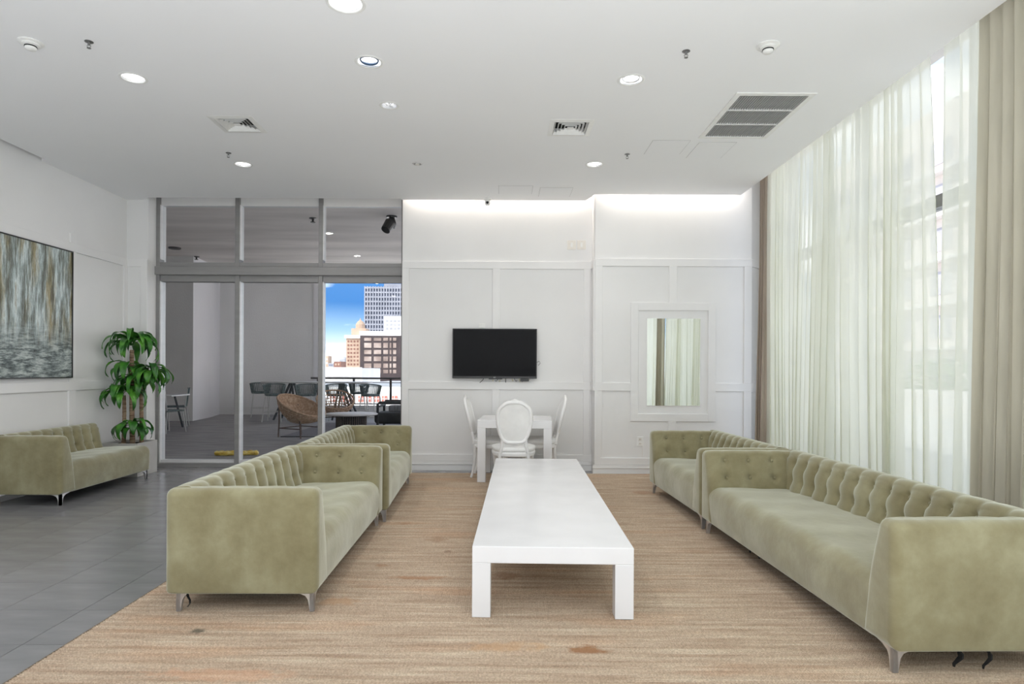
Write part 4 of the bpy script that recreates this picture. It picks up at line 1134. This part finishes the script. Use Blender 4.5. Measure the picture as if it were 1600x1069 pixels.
# wicker basket chairs
M['wicker'] = noisy(mat('tan_wicker', (.42,.27,.17), .8), [(.28,.17,.10), (.42,.27,.17), (.58,.42,.30)], (25,25,25))
M['brown_metal'] = noisy(mat('brown_frame', (.10,.06,.045), .6), [(.08,.05,.04), (.14,.09,.07)], (9,9,9))
def wicker():
    r = empty('wicker_chair')
    rim = []; NR = 36
    for k in range(NR):
        a_ = 2*pi*k/NR; x = .42*cos(a_); y_ = .40*sin(a_)
        z = .60+.20*(sin(a_))                      # back (+y) high, front low
        rim.append(Vector((x, y_+.06*sin(a_), z)))
    MB().ring(rim, .018, 6).build('rim', M['wicker'], r, smooth=True)
    cen = Vector((0, -.02, .26))
    def q_(k, v): 
        p_ = rim[k % NR]; t_ = v
        b_ = Vector((cen.x+(p_.x-cen.x)*(1-t_)**.55 if False else cen.x+(p_.x-cen.x)*cos(t_*pi/2), cen.y+(p_.y-cen.y)*cos(t_*pi/2), cen.z+(p_.z-cen.z)*(1-sin(t_*pi/2))))
        return b_
    g = MB()
    for k in range(NR): g.tube([q_(k, v/7) for v in range(7)], .0085, 4, False)
    for k in range(NR*1): g.tube([q_(k, 0.0), q_(k, .02)], .009, 4, False)
    for v in (.12, .22, .32, .40, .48, .55, .62, .70, .78, .86, .94): g.ring([q_(k, v) for k in range(NR)], .010, 4)
    g.build('woven_basket', M['wicker'], r, kind='stuff')
    MB().lathe([(0, .25), (.12, .255), (.22, .285), (.29, .34), (0, .35)], (0, -.02, 0), 24).build('seat_pad', M['wicker'], r, smooth=True)
    for s in (-1, 1):
        MB().tube([(s*.24, .34, .60), (s*.27, .30, .3), (s*.29, .30, 0)], .014, 6).build('leg', M['brown_metal'], r)
        MB().tube([(s*.26, -.22, .32), (s*.29, -.28, 0)], .014, 6).build('leg', M['brown_metal'], r)
        MB().tube([(s*.28, .30, .17), (s*.28, -.26, .17)], .011, 6).build('stretcher', M['brown_metal'], r)
    MB().tube([(-.28, .30, .17), (.28, .30, .17)], .011, 6).build('stretcher', M['brown_metal'], r)
    return r
w0 = wicker(); G = 'tan wicker basket chairs on the balcony'
w0.location = (B(471, 650, 12.25).x, 12.25, Z0+.018); w0.rotation_euler = (0, 0, R(62)); tag(w0, 'tan wicker basket chair seen from its side, near the bar stools', 'chair', G)
w1 = copy_tree(w0)
shell = MB(); rimp = []
for k in range(37):
    a_ = 2*pi*k/36; rimp.append(Vector((.42*cos(a_), .40*sin(a_)+.06*sin(a_), .60+.20*sin(a_))))
shell.grid(lambda u, v: (lambda p_, t_: Vector((p_.x*.985*cos(t_*pi/2), -.02+(p_.y+.02)*.985*cos(t_*pi/2), .27+(p_.z-.27)*(1-sin(t_*pi/2)))))(rimp[int(round(u*36))], .02+.97*v), 36, 10)
shell.build('inner_weave', M['wicker'], w0, smooth=True); w1.location = (B(524, 650, 14.75).x, 14.75, Z0+.014); w1.rotation_euler = (0, 0, R(20)); tag(w1, 'tan wicker basket chair behind the round low table', 'chair', G)

# round low table
p = B(549, 647, 13.3)
M['brown_slat'] = noisy(mat('brown_slatted_drum', (.08,.055,.045), .7), [(.05,.035,.03), (.11,.08,.065)], (60,60,4))
t = empty('round_low_table', (p.x, 13.3, Z0+.0125), label='round low table with brown slatted drum base on the balcony', cat='table')
hz_ = p.z-Z0
MB().lathe([(0, hz_-.03), (.53, hz_-.03), (.545, hz_-.015), (.53, hz_), (0, hz_)], n=40).build('tabletop', M['table_top_out'], t, smooth=True)
MB().lathe([(0, 0), (.30, 0), (.30, hz_-.03), (0, hz_-.03)], n=40).build('drum', M['dark'], t)
g = MB()
for k in range(44):
    a_ = 2*pi*k/44; g.tube([(.305*cos(a_), .305*sin(a_), .0), (.305*cos(a_), .305*sin(a_), hz_-.03)], .011, 5, False)
g.build('slats', M['brown_slat'], t, kind='stuff')
# outdoor mat
M['mat_out'] = noisy(mat('grey_outdoor_mat', (.22,.21,.24), .9), [(.17,.165,.19), (.27,.26,.29)], (3,40,3), bump=.3, bscale=(3,90,3), bdist=.004)
a = F(440, 682.5, Z0)
MB().box(a.x, .5, a.y, a.y+3.2, Z0, Z0+.01).build('outdoor_mat', M['mat_out'], label='grey outdoor mat under the wicker chair and round table', cat='mat')
MB().box(a.x-.0, .5, a.y-.06, a.y-.0, Z0, Z0+.014).build('mat_border', M['tv_frame'], bpy.data.objects['outdoor_mat'])

# black outdoor sofa
M['rope_black'] = noisy(mat('black_rope', (.018,.02,.022), .7), [(.012,.013,.015), (.035,.037,.04)], (5,60,5), bump=.4, bscale=(4,50,50), bdist=.01)
M['cush_grey'] = noisy(mat('grey_striped_cushion', (.20,.20,.22), .9), [(.12,.12,.135), (.30,.30,.32)], (60,3,3))
p = F(590, 672, Z0)
t = empty('outdoor_sofa', (p.x, p.y, Z0+.0105), 0, label='black tubular outdoor sofa with grey cushions by the railing', cat='sofa')
def zz(py, Y_=p.y): return B(600, py, Y_).z-Z0
for yq in (0, .75):
    MB().tube([(0, yq, 0), (0, yq, zz(630)-.04), (.04, yq, zz(630)), (1.9, yq, zz(630)), (1.94, yq, zz(630)-.04), (1.94, yq, 0)], .028, 8).build('tubular_frame', M['rope_black'], t, smooth=True)
MB().tube([(.02, .0, zz(636)), (.02, .75, zz(636))], .025, 8).build('tubular_frame', M['rope_black'], t)
def cushf(g, x0, x1, y0, y1, z0, z1, r_): 
    rings = soft_prism([(y0, z0), (y1, z0), (y1, z1), (y0, z1)], (r_,)*4, x1-x0, r_, (True, True), 5, (3,3,3,3), .1)
    g.loft([[Vector((a_+x0, p_.x, p_.y)) for a_, p_, s_, t_ in rg] for rg in rings])
g = MB(); cushf(g, -.09, 1.9, .04, .72, zz(664), zz(646), .08); g.build('seat_cushion', M['rope_black'], t, smooth=True)
g = MB(); cushf(g, .15, 1.8, .45, .70, zz(647), zz(636), .04); g.build('back_cushion', M['cush_grey'], t, smooth=True)
# cafe chairs and table on the far side by the stucco wall
def cafe_chair():
    r = empty('cafe_chair')
    for s in (-1, 1):
        MB().tube([(s*.20, .20, .44), (s*.21, .26, .86)], .011, 6).build('back_post', M['pale_metal'], r)
        for q_ in (-1, 1): MB().tube([(s*.19, q_*.19, .44), (s*.23, q_*.25, 0)], .011, 6).build('leg', M['pale_metal'], r)
    MB().tube([(-.21, .26, .86), (.21, .26, .86)], .012, 6).build('top_rail', M['dark_metal'], r)
    g = MB()
    for k in range(13):
        x = -.19+.38*k/12; g.tube([(x, .205, .46), (x, .26, .86)], .008, 4, False)
    g.build('rope_back', M['rope'], r, kind='stuff')
    g = MB(); g.box(-.22, .22, -.22, .21, .43, .46); g.build('seat', M['rope'], r, bevel=.01)
    return r
cc = cafe_chair(); G = 'rope cafe chairs by the stucco wall'
cc.location = (B(262, 650, 13.1).x, 13.1, Z0); cc.rotation_euler = (0, 0, R(160)); tag(cc, 'grey rope cafe chair with its back turned, beside the plant', 'chair', G)
c2_ = copy_tree(cc); c2_.location = (B(275, 650, 14.6).x, 14.6, Z0); c2_.rotation_euler = (0, 0, R(-70)); tag(c2_, 'darker cafe chair behind the small white table', 'chair', G)
xx = B(256, 650, 13.8).x
t = empty('cafe_table', (xx-.25, 13.95, Z0), label='small white-topped cafe table on the balcony behind the plant', cat='table')
MB().box(-.55, .55, -.4, .4, .71, .74).build('tabletop', M['white_gloss'], t, bevel=.01)
for s in (-1, 1):
    for q_ in (-1, 1): MB().tube([(s*.3, q_*.2, .71), (s*.42, q_*.33, 0)], .022, 6).build('leg', M['dark_metal'], t)

# ================================================================== city beyond
M['b_white'] = noisy(mat('sunlit_white_render', (.78,.74,.72), .9), [(.72,.68,.66), (.82,.79,.77)], (.3,.3,.3))
M['b_pink'] = noisy(mat('pale_pink_render', (.70,.55,.49), .9), [(.70,.62,.58), (.80,.72,.68)], (.3,.3,.3))
M['b_beige'] = noisy(mat('beige_masonry', (.62,.47,.38), .9), [(.36,.25,.18), (.46,.34,.26)], (.4,.4,.4))
M['b_brown'] = noisy(mat('dark_brown_cladding', (.13,.085,.08), .8), [(.030,.020,.022), (.06,.04,.04)], (.4,.4,.4))
M['b_tan'] = noisy(mat('tan_blind_window', (.55,.42,.36), .5), [(.10,.07,.06), (.26,.19,.16), (.50,.42,.37)], (.22,.22,.35), detail=3)
M['b_red'] = noisy(mat('red_shuttered_window', (.50,.16,.12), .6), [(.42,.13,.10), (.58,.20,.15)], (.5,.5,.5))
M['b_glassgrey'] = noisy(mat('blue_grey_glazing', (.24,.26,.33), .35), [(.06,.07,.11), (.13,.15,.22)], (.12,.12,.12))
M['b_slab'] = noisy(mat('pale_tower_slab', (.60,.60,.63), .8), [(.20,.205,.24), (.27,.27,.31)], (.12,.12,.12))
M['b_dark'] = noisy(mat('brick_red_dark', (.42,.20,.16), .9), [(.17,.08,.06), (.24,.12,.09)], (.4,.4,.4))
M['roofgrey'] = noisy(mat('grey_roof', (.30,.30,.32), .9), [(.25,.25,.27), (.36,.36,.38)], (.4,.4,.4))
ZG = -26
def bldg(name, px0, px1, py_top, Y, depth, m, label, windows=(), wm=None, cat='building', zb=ZG, stuff=False, group=None, inset=.35, wname='window'):
    a, b = B(px0, py_top, Y), B(px1, py_top, Y)
    r = empty(name, ((a.x+b.x)/2, Y, zb), label=label, cat=cat, group=group)
    w2 = (b.x-a.x)/2; hh = (a.z+b.z)/2-zb
    MB().box(-w2, w2, 0, depth, 0, hh).build('wall', m, r)
    ox = (a.x+b.x)/2
    joined = MB()
    for (x0, x1, y0, y1) in windows:
        p0, p1 = B(x0, y1, Y), B(x1, y0, Y)
        wx0, wx1, wz0, wz1 = p0.x-ox, p1.x-ox, p0.z-zb, p1.z-zb
        if stuff: joined.box(wx0, wx1, -inset*.3, .05, wz0, wz1)
        else: MB().box(wx0, wx1, -inset*.3, .05, wz0, wz1).build(wname, wm, r)
    if stuff: joined.build(wname+'_rows', wm, r, kind='stuff')
    return r, w2, hh, ox
# glass tower, far behind: slabs and mullions over glazing
r, w2, hh, ox = bldg('glass_tower', 570.5, 668, 449, 420, 40, M['b_glassgrey'], 'tall pale glass tower rising above the brown building')
sl_ = MB()
nz = 44
for k in range(nz):
    z_ = hh-1.0-k*3.0
    sl_.box(-w2-.3, w2+.3, -.9, .2, z_, z_+1.05)
sl_.build('floor_slabs', M['b_slab'], r, kind='stuff')
ml = MB()
for k in range(24):
    x = -w2+k*(2*w2/23); ml.box(x-.35, x+.35, -1.0, .2, 40, hh+.5)
ml.build('mullion_rows', M['b_slab'], r, kind='stuff')
MB().box(-w2+12, w2, 2, 30, hh, hh+2.5).build('roof_plant', M['b_slab'], r)
# mid white block
wins = [(603+k*6, 607+k*6, y0, y0+3.2) for k in range(5) for y0 in (500, 506, 512)]
bldg('white_block', 600, 660, 494.5, 300, 30, M['b_white'], 'white block with grey window bands in front of the glass tower', wins, M['roofgrey'], stuff=False)
# brown grid building
cols_ = [(569.2, 580.4), (584.2, 595.7), (599, 606.4), (608.9, 611.6), (614.2, 619.2), (632, 640)]
rows__ = [(528, 532.6), (536, 543.6), (547, 553.4), (557.3, 564.4), (568.2, 574.8), (578, 583.3)]
wins = [(x0, x1, y0, y1) for x0, x1 in cols_ for y0, y1 in rows__]
r, w2, hh, ox = bldg('brown_office_building', 562.5, 650, 524.5, 130, 26, M['b_brown'], 'brown gridded office building with tan windows', wins, M['b_tan'])
MB().box(-w2-.2, w2, .2, 26, hh, hh+.9).build('roof_parapet', M['b_white'], r)
# beige tower with cupola
wins = [(x, x+2.8, y0, y0+3.0) for x in (543, 547.5, 552.5, 557.5) for y0 in (532, 538, 544, 550, 556, 562, 568)]
r, w2, hh, ox = bldg('beige_tower', 541, 564, 528.5, 200, 16, M['b_beige'], 'sunlit beige tower with a cupola beside the brown building', wins, M['b_dark'])
MB().box(-w2-.5, w2+.5, -.5, 16, hh, hh+.9).build('cornice', M['b_white'], r)
MB().box(-1.2, 3.4, 2, 7, hh+.9, hh+3.2).build('cupola_base', M['b_beige'], r)
MB().lathe([(0, 0), (1.5, 0), (1.5, 1.4), (1.0, 2.2), (.25, 2.8), (0, 3.6)], (1.1, 4.5, hh+3.2), 12).build('cupola', M['b_beige'], r)
# small distant blocks
bldg('pink_block', 521.5, 533, 565, 260, 12, M['b_dark'], 'small reddish block low on the horizon', [(523.5, 526, 568, 571), (528, 530.5, 568, 571)], M['b_beige'])
r, w2, hh, ox = bldg('domed_block', 530.5, 539, 561.5, 300, 12, M['roofgrey'], 'small grey domed building low on the horizon', [(532, 534, 566, 570), (535.5, 537.5, 566, 570)], M['b_glassgrey'])
MB().lathe([(1.25, 0), (1.1, .6), (.7, 1.1), (0, 1.35)], (0, 4, hh), 12).build('dome', M['roofgrey'], r)
bldg('grey_block', 513, 521, 567.5, 280, 12, M['roofgrey'], 'small grey block between the mullion and the reddish block', [(514.5, 516.5, 569.5, 571.5), (517.5, 519.5, 569.5, 571.5)], M['b_glassgrey'])
bldg('pale_spire_tower', 509, 513, 556, 300, 6, M['b_beige'], 'thin pale tower beside the central mullion', [(510, 512, 560, 563), (510, 512, 566, 569)], M['b_pink'])
# white rooftop block just past the railing
r, w2, hh, ox = bldg('white_rooftop_block', 470, 566, 575, 95, 14, M['b_white'], 'low white rooftop block beyond the railing', [(512+k*9, 518+k*9, 583, 588) for k in range(5)], M['roofgrey'])
MB().box(-w2, w2, -.4, 0, hh-1.2, hh+.1).build('parapet', M['b_white'], r)
# long white building with red windows
wins = []
for x in (500, 516, 532, 545.5, 560, 572, 585, 597, 613, 629, 645): wins.append((x, x+8, 618.5, 628))
r, w2, hh, ox = bldg('white_lowrise', 440, 780, 605, 48, 14, M['b_white'], 'long white lowrise with red windows seen through the railing', wins, M['b_red'])
MB().box(-w2, w2, .3, 14, hh, hh+.15).build('roof_edge', M['roofgrey'], r)
gb = MB()
for k in wins:
    p0, p1 = B(k[0]+3.4, k[3], 48), B(k[0]+4.4, k[2], 48); gb.box(p0.x-ox, p1.x-ox, -.16, -.1, p0.z-ZG, p1.z-ZG)
    p0, p1 = B(k[0], 623.8, 48), B(k[1], 622.8, 48); gb.box(p0.x-ox, p1.x-ox, -.16, -.1, p0.z-ZG, p1.z-ZG)
gb.build('glazing_bars', M['b_white'], r, kind='stuff')
bldg('grey_annexe', 566, 780, 600, 80, 20, M['roofgrey'], 'grey building base below the brown office building', [(575+k*14, 583+k*14, 602, 606) for k in range(5)], M['b_glassgrey'])
# streets
MB().box(-900, 900, -300, 1500, ZG-1, ZG).build('ground', noisy(mat('city_ground', (.42,.40,.38), .95), [(.52,.50,.47), (.66,.64,.61)], (.02,.02,.02)), kind='structure')
# terrace outside the glass facade on the right
MB().box(XF+.12, 14.0, YB-6, 34, -.5, -.12).build('terrace_floor', noisy(mat('pale_terrace_paving', (.72,.70,.67), .9), [(.66,.64,.61), (.78,.76,.73)], (1,1,1)), kind='structure')
MB().box(13.8, 14.0, YB-6, 34, -.12, .72).build('terrace_parapet', M['b_white'], kind='structure')
M['b_dusk'] = noisy(mat('grey_mauve_glazing', (.42,.40,.44), .4), [(.38,.36,.40), (.48,.46,.50)], (.5,.5,.5))
def side_bldg(name, X, y0, y1, z1, m, label, wm):
    r = empty(name, (X, (y0+y1)/2, ZG), label=label, cat='building')
    MB().box(0, 15, -(y1-y0)/2, (y1-y0)/2, 0, z1-ZG).build('wall', m, r)
    k = 0
    z_ = z1-4.5
    while z_ > -6:
        yq = -(y1-y0)/2+2
        while yq < (y1-y0)/2-3:
            MB().box(-.08, .05, yq, yq+2.4, z_-ZG, z_-ZG+1.8).build('window', wm, r); yq += 4.6
        MB().box(-.8, 0, -(y1-y0)/2+1, (y1-y0)/2-1, z_-ZG-.9, z_-ZG-.65).build('balcony_slab', M['b_white'], r)
        z_ -= 3.4
side_bldg('pink_apartment_block', 34, 28, 66, 22, M['b_pink'], 'pale pink apartment block glimpsed in the gap between the sheer curtains', M['b_dusk'])
side_bldg('white_apartment_block', 52, -30, 24, 16, M['b_white'], 'white apartment block outside, hidden behind the near drape', M['b_glassgrey'])
# tree beyond the terrace
M['tree'] = noisy(mat('tree_foliage', (.06,.14,.05), .8), [(.03,.08,.03), (.10,.20,.07)], (2,2,2))
tr = empty('street_tree', (20.5, 29.5, ZG), label='green tree glimpsed through the gap between the sheer curtains', cat='tree')
MB().tube([(0, 0, 0), (.2, 0, 14), (0, .2, 24.5)], [.5, .35, .2], 10).build('trunk', M['cane'], tr)
random.seed(5); g = MB()
for k in range(2600):
    while True:
        v_ = Vector((random.uniform(-1, 1), random.uniform(-1, 1), random.uniform(-1, 1)))
        if .35 < v_.length < 1: break
    c_ = Vector((v_.x*2.6, v_.y*2.8, 25.3+v_.z*2.7)); a_ = Vector((random.uniform(-1, 1), random.uniform(-1, 1), random.uniform(-.5, .5))).normalized(); b_ = a_.orthogonal().normalized()
    s_ = random.uniform(.12, .24); g.add([c_-a_*s_, c_+b_*s_*.5, c_+a_*s_, c_-b_*s_*.5], [(0, 1, 2, 3)])
g.build('foliage', M['tree'], tr, kind='stuff')
